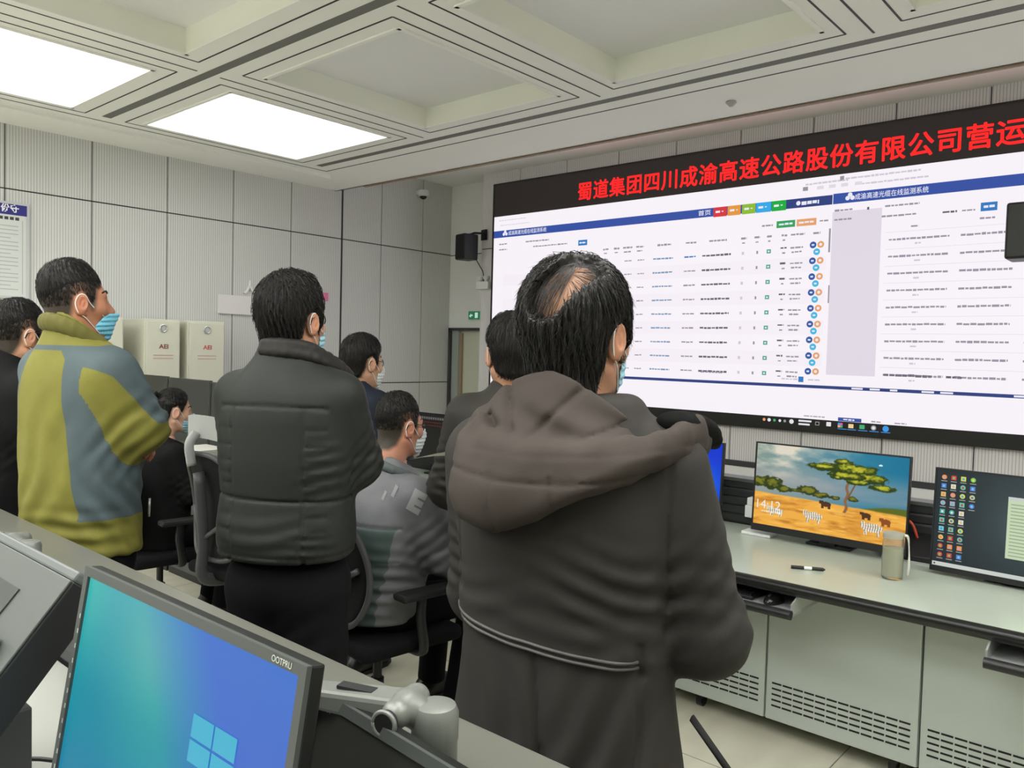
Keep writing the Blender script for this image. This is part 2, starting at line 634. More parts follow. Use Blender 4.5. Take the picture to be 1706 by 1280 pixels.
mb.build('wall_over_door', [M_WALL_P, M_SEAM], kind='structure')
MB().box((X0 - 0.1, Y0, 0), (X0, YL, 3.5)).build('wall_back', M_WALL_P, kind='structure')
MB().box((X0, Y0 - 0.1, 0), (XS, Y0, 3.5)).build('wall_right', M_WALL_P, kind='structure')

MB().box((4.919, YL - 0.004, 0), (4.937, YL + 0.012, 3.5)).build('trim_4', M_SEAM, kind='structure')

# door set back in its dark frame
d = bpy.data.objects.new('door_1', None)
COL.objects.link(d)
d.location = (XD, 6.38, 0)
d['kind'] = 'structure'
mb = MB()
mb.box((XD - 0.012, 6.612, 0), (XD + 0.06, 6.645, 1.86))
mb.box((XD - 0.012, 6.14, 1.83), (XD + 0.06, 6.645, 1.86))
mb.build('door_frame', mat('door_frame_dark', (0.05, 0.052, 0.055), 0.45), d, world=True)
MB().box((XD + 0.06, 6.1, 0), (XD + 0.09, 6.61, 1.83)).build('door_leaf', mat('door_cream', (0.60, 0.61, 0.50), 0.5), d, world=True, bevel=0.003)
MB().box((XD + 0.03, 6.465, 0), (XD + 0.058, 6.505, 1.80)).build('door_edge', mat('door_wood', (0.33, 0.25, 0.17), 0.5), d, world=True)
MB().box((XD + 0.02, 6.505, 0.0), (XD + 0.05, 6.612, 1.83)).build('door_reveal', mat('door_reveal', (0.33, 0.38, 0.35), 0.5), d, world=True)

# low strip of the screen wall, seen above the console
MB().box((XS - 0.03, Y0, 0.705), (XS - 0.002, YD, 0.75)).build('trim_1', M_DARK, kind='structure')
MB().box((XS - 0.028, Y0, 0.59), (XS - 0.001, YD, 0.703)).build('trim_2', M_WHITE, kind='structure')

# ceiling: coffer grid, 1.74 m by 1.58 m
mb = MB()
XE = 4.85
colx = [3.20 - 1.74 * k for k in range(4)]            # centres of the coffer columns
rowy = [5.21 - 1.58 * k for k in range(6)]
ox, oy = 0.62, 0.58
xs = sorted([X0] + [v for c in colx for v in (c - ox, c + ox)] + [XE])
xs = [v for v in xs if v >= X0]
def in_coffer(x, y):
    return any(abs(x - c) < ox for c in colx) and any(abs(y - r) < oy for r in rowy)
ys = sorted([Y0] + [v for r in rowy for v in (r - oy, r + oy) if v > Y0] + [YL])
for a, b in zip(xs[:-1], xs[1:]):
    for c, e in zip(ys[:-1], ys[1:]):
        if not in_coffer((a + b) / 2, (c + e) / 2):
            mb.quad((a, c, ZC), (a, e, ZC), (b, e, ZC), (b, c, ZC), 0)
for cx in colx:
    for i, ry in enumerate(rowy):
        if cx - ox < X0 or ry - oy < Y0:
            continue
        x0, x1, y0, y1 = cx - ox, cx + ox, ry - oy, ry + oy
        mb.quad((x0, y0, ZC), (x0, y0, ZR), (x1, y0, ZR), (x1, y0, ZC), 1)
        mb.quad((x1, y1, ZC), (x1, y1, ZR), (x0, y1, ZR), (x0, y1, ZC), 1)
        mb.quad((x0, y1, ZC), (x0, y1, ZR), (x0, y0, ZR), (x0, y0, ZC), 1)
        mb.quad((x1, y0, ZC), (x1, y0, ZR), (x1, y1, ZR), (x1, y1, ZC), 1)
        mb.quad((x0, y0, ZR), (x0, y1, ZR), (x1, y1, ZR), (x1, y0, ZR), 2)
        # shadow joint around each coffer
        gx, gy, t = 0.735, 0.665, 0.005
        for s in (-1, 1):
            mb.box((cx + s * gx - t, ry - gy, ZC - 0.0015), (cx + s * gx + t, ry + gy, ZC + 0.0005), 3)
            mb.box((cx - gx, ry + s * gy - t, ZC - 0.0015), (cx + gx, ry + s * gy + t, ZC + 0.0005), 3)
        # raised lip of the opening
        for s in (-1, 1):
            mb.box((cx + s * (ox + 0.012) - 0.012, ry - oy - 0.02, ZC - 0.008), (cx + s * (ox + 0.012) + 0.012, ry + oy + 0.02, ZC + 0.0005), 0)
            mb.box((cx - ox - 0.02, ry + s * (oy + 0.012) - 0.012, ZC - 0.008), (cx + ox + 0.02, ry + s * (oy + 0.012) + 0.012, ZC + 0.0005), 0)
    for ry in rowy:
        mb.box((cx - 0.80, ry - 0.79 + 0.01, ZC - 0.0015), (cx + 0.80, ry - 0.79 + 0.021, ZC + 0.0005), 3)
for k in range(5):                                       # long air slots between the columns
    x = 4.09 - 1.76 * k
    mb.box((x - 0.03, Y0, ZC - 0.0015), (x + 0.03, 5.86, ZC + 0.0005), 4)
mb.box((X0, 5.975, ZC - 0.0015), (4.25, 5.987, ZC + 0.0005), 3)
mb.box((4.245, Y0, ZC - 0.0015), (4.257, 5.987, ZC + 0.0005), 3)
for k, dy in enumerate((0.10, 0.13)):                    # perimeter steps
    mb.box((X0, 5.98 + dy, ZC - 0.012 - 0.012 * k), (4.26 + dy, 5.98 + dy + 0.008, ZC), 0)
mb.box((XE - 0.02, Y0, ZC), (XE, YL, ZU), 0)
mb.box((XE, Y0, ZU), (XD + 0.1, YL, ZU + 0.05), 0)
mb.box((X0, Y0, 3.5), (XE, YL, 3.6), 0)
mb.build('ceiling', [M_CEIL, M_CEIL_IN, M_COFFER_TOP, M_SEAM, M_SLOT], kind='structure')
MB().box((XE - 0.012, Y0, ZC - 0.012), (XE + 0.012, 6.2, ZC - 0.0005)).build('trim_3', M_BAFFLE, kind='structure')

# luminous panels in the coffers
nl = {0: 'bright ceiling light panel nearest the far corner, beside the big screen', 1: 'bright ceiling light panel cut by the upper left picture edge'}
for r in range(6):
    for c in range(4):
        if (r in (1, 2) and c < 2) or (r, c) == (3, 0) or r == 5 or (r == 4 and c > 1):      # the dark coffers over the people, and unseen ones left unlit
            continue
        cx, ry = colx[c], rowy[r]
        if r == 0 and c < 2:
            lab = nl[c]
        else:
            lab = 'unseen square ceiling light panel added further back to brighten the room'  # panels out of view, added as fill light for room and people
        o = thing('ceiling_light', lab, 'ceiling light', (cx, ry, ZR), 0, 'luminous panels of the coffered ceiling')
        MB().box((cx - ox + 0.004, ry - oy + 0.004, ZR - 0.012), (cx + ox - 0.004, ry + oy - 0.004, ZR - 0.002)).build('diffuser', M_LAMP_FAR if r == 0 and c < 2 else M_LAMP, o, world=True)

# small ceiling and wall devices
o = thing('smoke_detector', 'small round detector on the ceiling border above the screen', 'detector', (4.55, 2.27, ZC))
MB().lathe([(0.03, 0), (0.034, -0.008), (0.026, -0.016), (0.012, -0.03), (0.004, -0.032)], (0, 0, 0)).build('housing', mat('detector', (0.42, 0.42, 0.42), 0.4), o, smooth=40)
o = thing('dome_camera', 'white dome camera high on the panelled wall near the corner', 'camera', (5.95, YL, 3.30))
MB().lathe([(0.055, 0.045), (0.06, 0.02), (0.06, -0.01), (0.05, -0.02)], (0, -0.075, 0)).box((-0.04, -0.06, 0.0), (0.04, -0.001, 0.04)).build('housing', M_WHITE, o, smooth=40)
MB().sphere((0, -0.075, -0.02), (0.038, 0.038, 0.034)).build('lens_dome', M_BLACK, o, smooth=True)

# speaker on its bracket left of the screen
o = thing('wall_speaker', 'black loudspeaker on a wall bracket left of the big screen', 'speaker', (XS - 0.02, 5.86, 2.7), math.radians(-12))
MB().box((-0.26, 0.0, -0.14), (-0.08, 0.17, 0.13)).build('cabinet', M_BLACK, o, bevel=0.012)
MB().box((-0.268, 0.012, -0.128), (-0.258, 0.158, 0.118)).build('grille', M_BLACK_M, o, bevel=0.004)
MB().box((-0.015, -0.04, 0.08), (0.0, 0.05, 0.19)).tube([(-0.01, 0.0, 0.15), (-0.10, 0.05, 0.15), (-0.16, 0.08, 0.125)], 0.012).build('bracket', M_BLACK, o)
MB().tube(smooth_pts([(-0.085, 0.06, -0.1), (-0.03, 0.03, -0.2), (-0.01, 0.0, -0.27), (-0.008, -0.01, -0.40)]), 0.005).build('cable', M_BLACK, o)
o = thing('ceiling_speaker', 'black box loudspeaker hanging before the right part of the screen', 'speaker', (4.72, 0.72, 2.27))
MB().box((-0.09, -0.085, -0.14), (0.09, 0.085, 0.14)).build('cabinet', M_BLACK, o, bevel=0.012)
MB().tube([(0.0, 0, 0.13), (0, 0, ZC - 2.27 - 0.001)], 0.012).build('pole', M_BLACK, o)

# emergency twin lamp and exit sign
o = thing('emergency_light', 'white emergency light box with two lamp heads under the speaker', 'emergency light', (XS - 0.001, 5.86, 2.3))
MB().box((-0.05, -0.09, -0.042), (0, 0.09, 0.042)).build('box', M_WHITE, o, bevel=0.008)
mb = MB()
for y in (-0.045, 0.045):
    mb.cyl((-0.03, y, 0.04), (-0.03, y, 0.06), 0.012)
    mb.lathe([(0.02, 0.055), (0.034, 0.075), (0.034, 0.095), (0.02, 0.10)], (-0.03, y, 0))
mb.build('lamp_head', M_WHITE, o, smooth=40)
o = thing('exit_sign', 'small green exit sign above the door', 'sign', (XD - 0.001, 6.235, 2.0))
MB().box((-0.02, -0.085, -0.045), (0, 0.085, 0.045)).build('housing', emis('exit_green', srgb(48, 120, 88), 0.55), o, bevel=0.004)
xf = -0.0215
m_ex = emis('exit_white', srgb(190, 225, 205), 0.7)
MB().box((xf, -0.065, -0.03), (xf - 0.001, -0.02, 0.03)).build('door_symbol', m_ex, o)
mb = MB()
mb.prism([(0, -0.01), (0.03, 0.02), (0.03, 0.008), (0.055, 0.008), (0.055, -0.008), (0.03, -0.008), (0.03, -0.024)], (xf, 0.07, 0.0), (0, -1, 0), (0, 0, 1), (-0.001, 0, 0))
mb.build('arrow_symbol', m_ex, o)

# notice board far left
o = thing('notice_board', 'framed notice with blue heading on the left wall', 'notice', (1.76, YL, 1.9))
MB().box((1.43, YL - 0.022, 1.895), (2.095, YL - 0.001, 2.60)).build('frame', mat('board_frame', (0.52, 0.54, 0.55), 0.35), o, bevel=0.004, world=True)
mb = MB()
yb = YL - 0.0235
mb.box((1.46, yb, 1.915), (2.07, yb + 0.001, 2.575), 0)
mb.box((1.45, yb - 0.001, 2.505), (2.076, yb, 2.582), 1)
mb.box((2.045, yb - 0.001, 1.93), (2.05, yb, 2.47), 2)
write(mb, '份守', (1.905, yb - 0.002, 2.522), (1, 0, 0), (0, 0, 1), 0.06, 0.03, 3)
for i, z in enumerate(np.linspace(2.42, 1.96, 17)):
    mb.box((1.48, yb - 0.001, z), (2.02 - 0.05 * (i % 4 == 3), yb, z + 0.007), 2)
for k in range(5):
    mb.box((1.86 + 0.035 * k, yb - 0.001, 2.468), (1.885 + 0.035 * k, yb, 2.49), 4)
mb.build('printed_sheet', [mat('sheet', (0.62, 0.65, 0.64), 0.4), mat('sheet_blue', srgb(46, 44, 128), 0.4), mat('sheet_grey', (0.42, 0.44, 0.44), 0.5), mat('sheet_white', (0.8, 0.8, 0.85), 0.5), M_DARK], o, world=True)

# slogan on the left wall
yw = YL - 0.001
for ch, x, z, h, lab in (('人', 3.84, 2.065, 0.125, 'white raised wall character above the left end of the white strip'),
                         ('民', 4.03, 2.075, 0.12, 'white raised wall character half hidden by the dark haired head'),
                         ('上', 4.625, 1.925, 0.10, 'white raised wall character under the pink sign')):
    o = thing('wall_letter', lab, 'letter', (x, YL, z), 0, 'white raised characters on the left wall')
    V, F = text_data(ch, 1.0, 0.025)
    lo, hi = V.min(0), V.max(0)
    s = h / (hi[1] - lo[1])
    mb = MB()
    P = [((v[0] - lo[0]) * s, -0.02, (v[1] - lo[1]) * s) for v in V]
    mb.add(P, F, 0)
    ed = {}
    for f in F:
        for a, b in zip(f, f[1:] + f[:1]):
            ed[(a, b)] = 1
    n = len(P)
    P2 = [(p[0], -0.002, p[2]) for p in P]
    rim = [(a, b) for (a, b) in ed if (b, a) not in ed]
    mb.add(P + P2, [(b, a, a + n, b + n) for a, b in rim], 0)
    mb.build('character', M_WHITE, o)
o = thing('white_wall_strip', 'blank white board strip on the left wall behind a dark haired head', 'board', (4.0, YL, 1.96))
MB().box((3.60, yw - 0.02, 1.875), (4.45, yw, 2.045)).build('board', mat('strip_white', (0.74, 0.72, 0.73), 0.5), o, bevel=0.003, world=True)
o = thing('pink_wall_sign', 'small pink sign with white writing on the left wall', 'sign', (4.65, YL, 2.1))
mb = MB().box((4.50, yw - 0.015, 2.06), (4.765, yw, 2.14), 0)
write(mb, '至', (4.585, yw - 0.0165, 2.075), (1, 0, 0), (0, 0, 1), 0.055, 0.01, 1)
write(mb, '公', (4.665, yw - 0.0165, 2.075), (1, 0, 0), (0, 0, 1), 0.055, 0.01, 1)
mb.build('board', [mat('pink', srgb(226, 120, 165), 0.5), M_WHITE], o, world=True)

# ------------------------------------------------------------------ the LED wall
XL = 6.15
scr = thing('led_video_wall', 'huge wall screen with red banner text over two white data windows', 'screen', (XL, 2.1, 1.04))
YA, YB = 5.72, -1.9
MB().box((XL, YB, 1.037), (XS + 0.005, YA, 3.345)).build('frame', mat('screen_frame', (0.018, 0.018, 0.018), 0.4), scr, world=True, bevel=0.006)
def sq(mb, y0, y1, z0, z1, mi=0, lay=1):
    """flat patch on the screen, lay = stacking order"""
    x = XL - 0.0012 * lay
    y0, y1 = max(y0, y1), min(y0, y1)
    z0, z1 = min(z0, z1), max(z0, z1)
    mb.quad((x, y0, z0), (x, y1, z0), (x, y1, z1), (x, y0, z1), mi)
def disc(mb, y, z, r, mi, lay, n=16):
    x = XL - 0.0012 * lay
    k = [(x, y - r * math.cos(2 * math.pi * i / n), z + r * math.sin(2 * math.pi * i / n)) for i in range(n)]
    mb.add(k, [tuple(range(n))], mi)
def E(n, r, g, b, s=SCREEN):
    return emis(n, srgb(r, g, b), s)
red = emis('led_red', (1.0, 0.012, 0.012), 1.15)
led_off = mat('led_off', (0.012, 0.010, 0.010), 0.55, emit=(0.012, 0.009, 0.008), estr=1.0)
mb = MB()
sq(mb, 5.69, YB + 0.03, 3.0, 3.325, 0)
BAN = '蜀道集团四川成渝高速公路股份有限公司营运调度中心'
for i, ch in enumerate(BAN):
    y = 4.612 - 0.1825 * i
    V, F = text_data(ch, 1.0, 0.0)
    lo, hi = V.min(0), V.max(0)
    s = 0.158 / 0.9
    sv = 0.168 / 0.92
    cx = 0.5
    for k, (du, dv) in enumerate(((0, 0), (0.022, 0.0), (-0.022, 0.0), (0, 0.018), (0, -0.018), (0.016, 0.013), (-0.016, -0.013), (0.016, -0.013), (-0.016, 0.013))):     # heavy stroke
        mb.add([(XL - 0.003 - 0.00005 * k, y - 0.082 - (v[0] + du - cx) * s, 3.057 + (v[1] + dv + 0.08) * sv) for v in V], F, 1)
mb.build('red_text_banner', [led_off, red], scr, world=True)
cols = [E('scr_white', 246, 240, 247), E('scr_pane', 243, 236, 244), E('scr_blue', 50, 78, 160), E('scr_navy', 44, 62, 124), E('scr_grey', 205, 198, 210),
        E('scr_text', 150, 145, 158), E('scr_dark', 95, 92, 105), E('scr_red', 212, 52, 62), E('scr_orange', 226, 150, 60), E('scr_lime', 140, 185, 50),
        E('scr_sky', 50, 165, 228), E('scr_green', 20, 170, 60), E('scr_btn', 45, 120, 190), E('scr_teal', 70, 160, 130), E('scr_title', 232, 232, 246),
        E('scr_cyan', 66, 180, 220), E('scr_disc_blue', 45, 85, 160), E('scr_disc_orange', 228, 160, 105), E('scr_btn_green', 50, 160, 90), E('scr_pale', 222, 214, 226), E('scr_link', 120, 150, 180)]
(WHT, PAN, BLU, NAV, GRY, TXT, DRK, RED, ORG, LIM, SKY, GRN, BTN, TEA, TIT, CYA, DBL, DOR, BGR, PAL, LNK) = range(21)
mb = MB()
sq(mb, 5.69, YB + 0.03, 1.143, 3.0, WHT, 1)
# tab strip, grey pieces
def line(y0, y1, z, h=0.016, mi=TXT, lay=3, jit=True):
    """a line of small blurred writing: a run of short dashes"""
    y = y0
    while y > y1:
        w = 0.018 + 0.026 * random.random()
        sq(mb, y, max(y - w, y1), z - h / 2 * (0.7 + 0.5 * random.random()), z + h / 2 * (0.7 + 0.5 * random.random()), mi, lay)
        y -= w + 0.006
line(5.62, 5.25, 2.955, 0.012, PAL)
line(5.60, 5.20, 2.905, 0.010, PAL)
line(2.42, 2.10, 2.952, 0.014, GRY)
line(2.12, 1.60, 2.962, 0.014, GRY)
line(2.0, 1.55, 2.91, 0.012, GRY)
sq(mb, 2.16, 2.13, 2.95, 2.985, TXT, 3)
sq(mb, 2.44, 2.40, 2.905, 2.935, TXT, 3)
for y in (2.33, 2.24, 2.15, 2.05):
    sq(mb, y, y - 0.05, 2.905, 2.93, PAL, 3)
# two browser windows
sq(mb, 5.69, 2.21, 2.780, 2.852, BLU, 2)
sq(mb, 2.205, YB + 0.03, 2.780, 2.858, BLU, 2)
sq(mb, 2.57, 2.21, 2.780, 2.852, NAV, 3)
for y0, z in ((5.56, 2.8), (2.11, 2.802)):
    for dy, dz in ((0.0, 0.0), (0.035, 0.0), (0.0175, 0.024)):
        disc(mb, y0 - dy - 0.012, z + 0.013 + dz, 0.017, TIT, 4, 10)
mb_t = MB()
for y0 in (5.485, 2.045):
    write(mb_t, '成渝高速光缆在线监测系统', (XL - 0.006, y0, 2.796), (0, -1, 0), (0, 0, 1), 0.05, 0.006, 0, width=0.50, height=0.046)
write(mb_t, '首页', (XL - 0.006, 3.33, 2.795), (0, -1, 0), (0, 0, 1), 0.05, 0.008, 0, width=0.115, height=0.045)
for i, (c, y0, y1) in enumerate(((RED, 3.19, 3.068), (ORG, 3.062, 2.948), (LIM, 2.936, 2.820), (SKY, 2.816, 2.69), (GRN, 2.686, 2.568))):
    sq(mb, y0, y1, 2.772, 2.852, c, 4)
    sq(mb, y0 - 0.02, y0 - 0.06, 2.805, 2.822, TIT, 5)
    sq(mb, y0 - 0.075, y0 - 0.09, 2.81, 2.818, TIT, 5)
disc(mb, 2.47, 2.815, 0.018, TIT, 5, 8)
line(2.445, 2.31, 2.812, 0.026, TIT, 5)
# left window
for z, a, b in ((2.712, 5.61, 5.50), (2.655, 5.61, 5.50), (2.715, 5.25, 4.95), (2.66, 5.15, 4.85), (2.66, 4.84, 4.72)):
    line(a, b, z, 0.013, TXT)
sq(mb, 4.59, 4.485, 2.63, 2.682, BTN, 3)
line(4.575, 4.50, 2.656, 0.014, TIT, 5)
sq(mb, 2.64, 2.49, 2.636, 2.690, BGR, 3)
sq(mb, 2.478, 2.325, 2.636, 2.690, DOR, 3)
line(2.62, 2.51, 2.663, 0.014, TIT, 5)
line(2.46, 2.345, 2.663, 0.014, TIT, 5)
line(2.76, 2.67, 2.663, 0.012, TXT)
line(2.30, 2.235, 2.663, 0.012, TXT)
heads = ((4.30, 4.24), (4.18, 4.12), (4.08, 3.98), (3.94, 3.86), (3.72, 3.58), (3.44, 3.34), (3.22, 3.06), (2.935, 2.885), (2.82, 2.77), (2.715, 2.67), (2.595, 2.55), (2.52, 2.41), (2.345, 2.29))
for k, (a, b) in enumerate(heads):
    line(a, b, 2.575, 0.016, TXT)
    if k in (0, 1, 2, 3, 7, 8, 9, 10):
        line(a - 0.01, b + 0.015, 2.538, 0.012, TXT)
for i in range(9):
    z = 2.455 - 0.1216 * i
    if i % 2 == 1:
        sq(mb, 5.55, 2.24, z - 0.055, z + 0.06, PAN, 2)
    line(4.06, 3.98, z - 0.0, 0.010, TXT)
    line(3.92, 3.85, z, 0.010, TXT)
    line(3.76, 3.56, z, 0.013, LNK)
    line(3.45, 3.34, z, 0.012, TXT if i else BTN)
    line(3.28, 3.02, z, 0.015, DRK)
    sq(mb, 2.925, 2.905, z - 0.012, z + 0.012, GRY, 3)
    sq(mb, 2.80, 2.785, z - 0.012, z + 0.012, TXT, 3)
    sq(mb, 2.713, 2.678, z - 0.014, z + 0.018, TEA, 3)
    sq(mb, 2.703, 2.688, z - 0.005, z + 0.008, TIT, 4)
    line(2.60, 2.55, z + 0.022, 0.014, DRK)
    line(2.585, 2.56, z - 0.018, 0.012, TXT)
    line(2.52, 2.42, z + 0.018, 0.012, TXT)
    line(2.51, 2.43, z - 0.016, 0.012, TXT)
    zz = 2.484 - 0.1216 * i
    disc(mb, 2.343, zz, 0.026, DBL, 3)
    disc(mb, 2.284, zz, 0.026, DOR, 3)
    sq(mb, 2.353, 2.333, zz - 0.006, zz + 0.006, TIT, 4)
    disc(mb, 2.284, zz, 0.012, TIT, 4, 8)
    if i < 8:
        disc(mb, 2.313, zz - 0.054, 0.026, CYA, 3)
        sq(mb, 2.323, 2.303, zz - 0.060, zz - 0.048, TIT, 4)
line(3.26, 3.05, 1.475, 0.012, TXT)
line(2.55, 2.42, 1.445, 0.012, GRY)
sq(mb, 2.415, 2.375, 1.425, 1.468, BTN, 3)
line(2.34, 2.25, 1.445, 0.012, GRY)
sq(mb, 2.226, 2.212, 2.42, 2.60, TXT, 3)
sq(mb, 2.214, 2.204, 2.035, 2.17, TXT, 3)
# right window: side list, table
sq(mb, 2.205, 1.85, 1.49, 2.72, PAL, 2)
line(2.19, 2.06, 2.73, 0.014, TXT)
line(2.19, 2.06, 2.66, 0.014, TXT)
sq(mb, 1.955, 1.94, 2.715, 2.735, DRK, 3)
line(1.83, 1.60, 2.728, 0.013, TXT)
line(1.85, 1.62, 2.655, 0.013, TXT)
line(1.45, 1.36, 2.648, 0.015, DRK)
line(1.33, 1.25, 2.648, 0.010, TXT)
sq(mb, 1.218, 1.12, 2.632, 2.690, BTN, 3)
line(1.20, 1.135, 2.662, 0.016, TIT, 5)
line(1.65, 1.60, 2.57, 0.012, TXT)
line(1.22, 1.13, 2.585, 0.014, TXT)
for i in range(9):
    z = 2.483 - 0.1222 * i
    sq(mb, 1.82, YB + 0.1, z + 0.052, z + 0.055, PAL, 2)
    line(1.795, 1.40, z, 0.014, TXT)
    line(1.62, 1.58, z - 0.036, 0.012, GRY)
    line(1.33, 1.015, z, 0.015, TXT)
    line(0.93, 0.55, z, 0.014, TXT)
line(1.79, 1.47, 1.505, 0.018, DRK)
line(1.38, 1.28, 1.503, 0.016, DRK)
sq(mb, 5.69, YB + 0.03, 1.382, 1.406, NAV, 3)
for a, b in ((2.01, 1.93), (1.88, 1.81), (1.74, 1.69), (1.53, 1.45), (1.41, 1.33), (0.97, 0.91)):
    sq(mb, a, b, 1.388, 1.401, TIT, 5)
# lower browser bar with its tab
line(2.36, 2.20, 1.165, 0.008, TXT)
sq(mb, 2.10, 1.93, 1.145, 1.172, BLU, 3)
line(2.06, 1.98, 1.158, 0.010, TIT, 5)
line(1.86, 1.79, 1.158, 0.009, TXT)
line(1.70, 1.62, 1.158, 0.009, TXT)
mb.build('data_windows', cols, scr, world=True)
mb_t.build('window_titles', cols[TIT], scr, world=True)
# task bar icons on the dark lower edge
mb = MB()
for y, r, mi in ((2.68, 0.012, 0), (2.638, 0.014, 1), (2.594, 0.011, 2), (2.55, 0.011, 1), (2.51, 0.011, 3), (2.456, 0.018, 1)):
    disc(mb, y, 1.112, r, mi, 3)
for k in range(2):
    sq(mb, 2.40, 2.30 + 0.012 * k, 1.117 - 0.026 * k, 1.131 - 0.026 * k, 1, 3)
sq(mb, 2.27, 2.238, 1.098, 1.126, 3, 3); sq(mb, 2.265, 2.243, 1.103, 1.121, 7, 4)
sq(mb, 2.185, 2.15, 1.098, 1.13, 1, 3)
for a, m_ in enumerate((0, 2, 4, 5)):
    sq(mb, 2.10 - 0.018 * (a % 2), 2.082 - 0.018 * (a % 2), 1.095 + 0.018 * (a // 2), 1.113 + 0.018 * (a // 2), m_, 3)
sq(mb, 2.022, 1.985, 1.097, 1.128, 6, 3); sq(mb, 1.942, 1.905, 1.097, 1.128, 2, 3)
disc(mb, 1.842, 1.112, 0.019, 3, 3); disc(mb, 1.842, 1.112, 0.011, 1, 4)
disc(mb, 1.758, 1.112, 0.022, 4, 3)
for y in (2.10, 2.03, 1.95, 1.87, 1.79):
    sq(mb, y, y - 0.065, 1.083, 1.088, 4, 3)
mb.build('taskbar_icons', [E('tb_orange', 235, 160, 110), E('tb_white', 225, 225, 230), E('tb_green', 70, 170, 110), E('tb_grey', 150, 150, 155),
                           E('tb_blue', 60, 150, 225), E('tb_pink', 220, 80, 160), E('tb_folder', 235, 205, 150), M_BLACK], scr, world=True)

# ------------------------------------------------------------------ far console
M_TOP = mat('worktop', (0.43, 0.48, 0.41), 0.22, noise=(3, 0.03))
M_CAB = mat('cabinet_paint', (0.46, 0.51, 0.47), 0.4, noise=(1.5, 0.03))
M_EDGE = mat('edge_rubber', (0.008, 0.009, 0.008), 0.35)
M_SLAT = mat('slat_grey', (0.030, 0.033, 0.033), 0.42, noise=(9, 0.1))
M_LEDGE = mat('ledge_grey', (0.115, 0.115, 0.098), 0.33, noise=(4, 0.08))

def cabinet(y0, label):
    o = thing('console_cabinet', label, 'cabinet', (3.25, y0, 0), 0, 'cabinets under the far console')
    MB().box((0.004, 0.003, 0.07), (0.56, 0.597, 0.712)).build('body', M_CAB, o, bevel=0.004)
    MB().box((-0.014, 0.004, 0.075), (0.003, 0.596, 0.708)).build('front_panel', M_CAB, o, bevel=0.004)
    mb = MB()
    for r in range(5):
        for c in range(12):
            y = 0.03 + c * 0.0455
            mb.box((-0.0155, y, 0.135 + r * 0.024), (-0.0135, y + 0.040, 0.142 + r * 0.024))
    mb.build('vent_slots', M_BLACK_M, o)
    for y in {0.76: (0.10,), 1.36: (0.33,)}.get(y0, (0.08, 0.52)):
        mb = MB().cyl((0.06, y - 0.014, 0.03), (0.06, y + 0.014, 0.03), 0.03, n=18).box((0.035, y - 0.02, 0.045), (0.085, y + 0.02, 0.071))
        mb.build('caster', M_BLACK, o, smooth=40)
    return o
labs = {0.16: 'light grey console cabinet at the right picture edge under the dark desktop monitor', 0.76: 'light grey console cabinet with vent slots below the glass jar',
        1.36: 'light grey console cabinet with vent slots below the black mouse', -0.44: 'light grey console cabinet beyond the right picture edge',
        1.96: 'light grey console cabinet hidden behind the man in the brown hooded coat', 2.56: 'light grey console cabinet behind the seated man in grey',
        3.16: 'light grey console cabinet left of the seated man in grey', 3.76: 'light grey console cabinet at the far left end of the far console'}
for y0 in sorted(labs):
    cabinet(y0, labs[y0])
o = thing('console_worktop', 'long pale green worktop with black front edge under the safari monitor', 'worktop', (3.4, 2.0, 0.714))
MB().box((2.965, -0.5, 0.7145), (3.84, 4.36, 0.75)).build('top', M_TOP, o, world=True, bevel=0.002)
ed = [(2.93, 0.722), (2.93, 0.742), (2.938, 0.7495), (2.966, 0.7502), (2.966, 0.7145), (2.945, 0.708)]
MB().prism([(a, b) for a, b in ed], (0, -0.5, 0), (1, 0, 0), (0, 0, 1), (0, 4.86, 0)).build('front_edge', M_EDGE, o, world=True, smooth=50)
o = thing('console_riser', 'dark slatted riser running along the back of the far worktop', 'riser', (3.9, 2.0, 0.0))
mb = MB().box((3.852, -0.5, 0.05), (3.93, 4.36, 0.965))
for i in range(5):
    z = 0.758 + i * 0.044
    mb.prism([(3.842, z), (3.852, z), (3.852, z + 0.040), (3.846, z + 0.040), (3.842, z + 0.03)], (0, -0.5, 0), (1, 0, 0), (0, 0, 1), (0, 4.86, 0))
mb.build('slats', M_SLAT, o, world=True)
MB().box((3.838, -0.5, 0.966), (3.94, 4.36, 0.984)).build('cap', mat('riser_cap', (0.09, 0.10, 0.09), 0.4), o, world=True, bevel=0.003)

def tray(y0, y1, label, with_kit):
    o = thing('keyboard_tray', label, 'keyboard tray', (3.0, (y0 + y1) / 2, 0.62), 0, 'pull out keyboard trays under the far worktop')
    MB().box((2.90, y0, 0.642), (3.235, y1, 0.652)).build('shelf', mat('tray_grey', (0.30, 0.31, 0.31), 0.35), o, world=True)
    MB().tube([(2.885, y0, 0.652), (2.885, y1, 0.652)], 0.018, 12).build('front_bar', M_BLACK, o, world=True, smooth=40)
    for y in (y0 + 0.004, y1 - 0.004):
        MB().prism([(2.895, 0.652), (3.23, 0.652), (3.23, 0.713), (2.97, 0.713), (2.895, 0.690)], (0, y - 0.003, 0), (1, 0, 0), (0, 0, 1), (0, 0.006, 0)).build('side_bracket', M_SILVER, o, world=True)
tray(1.125, 1.77, 'keyboard tray holding the black mouse left of the pen', True)
tray(-0.15, 0.500, 'keyboard tray under the worktop at the right picture edge', False)

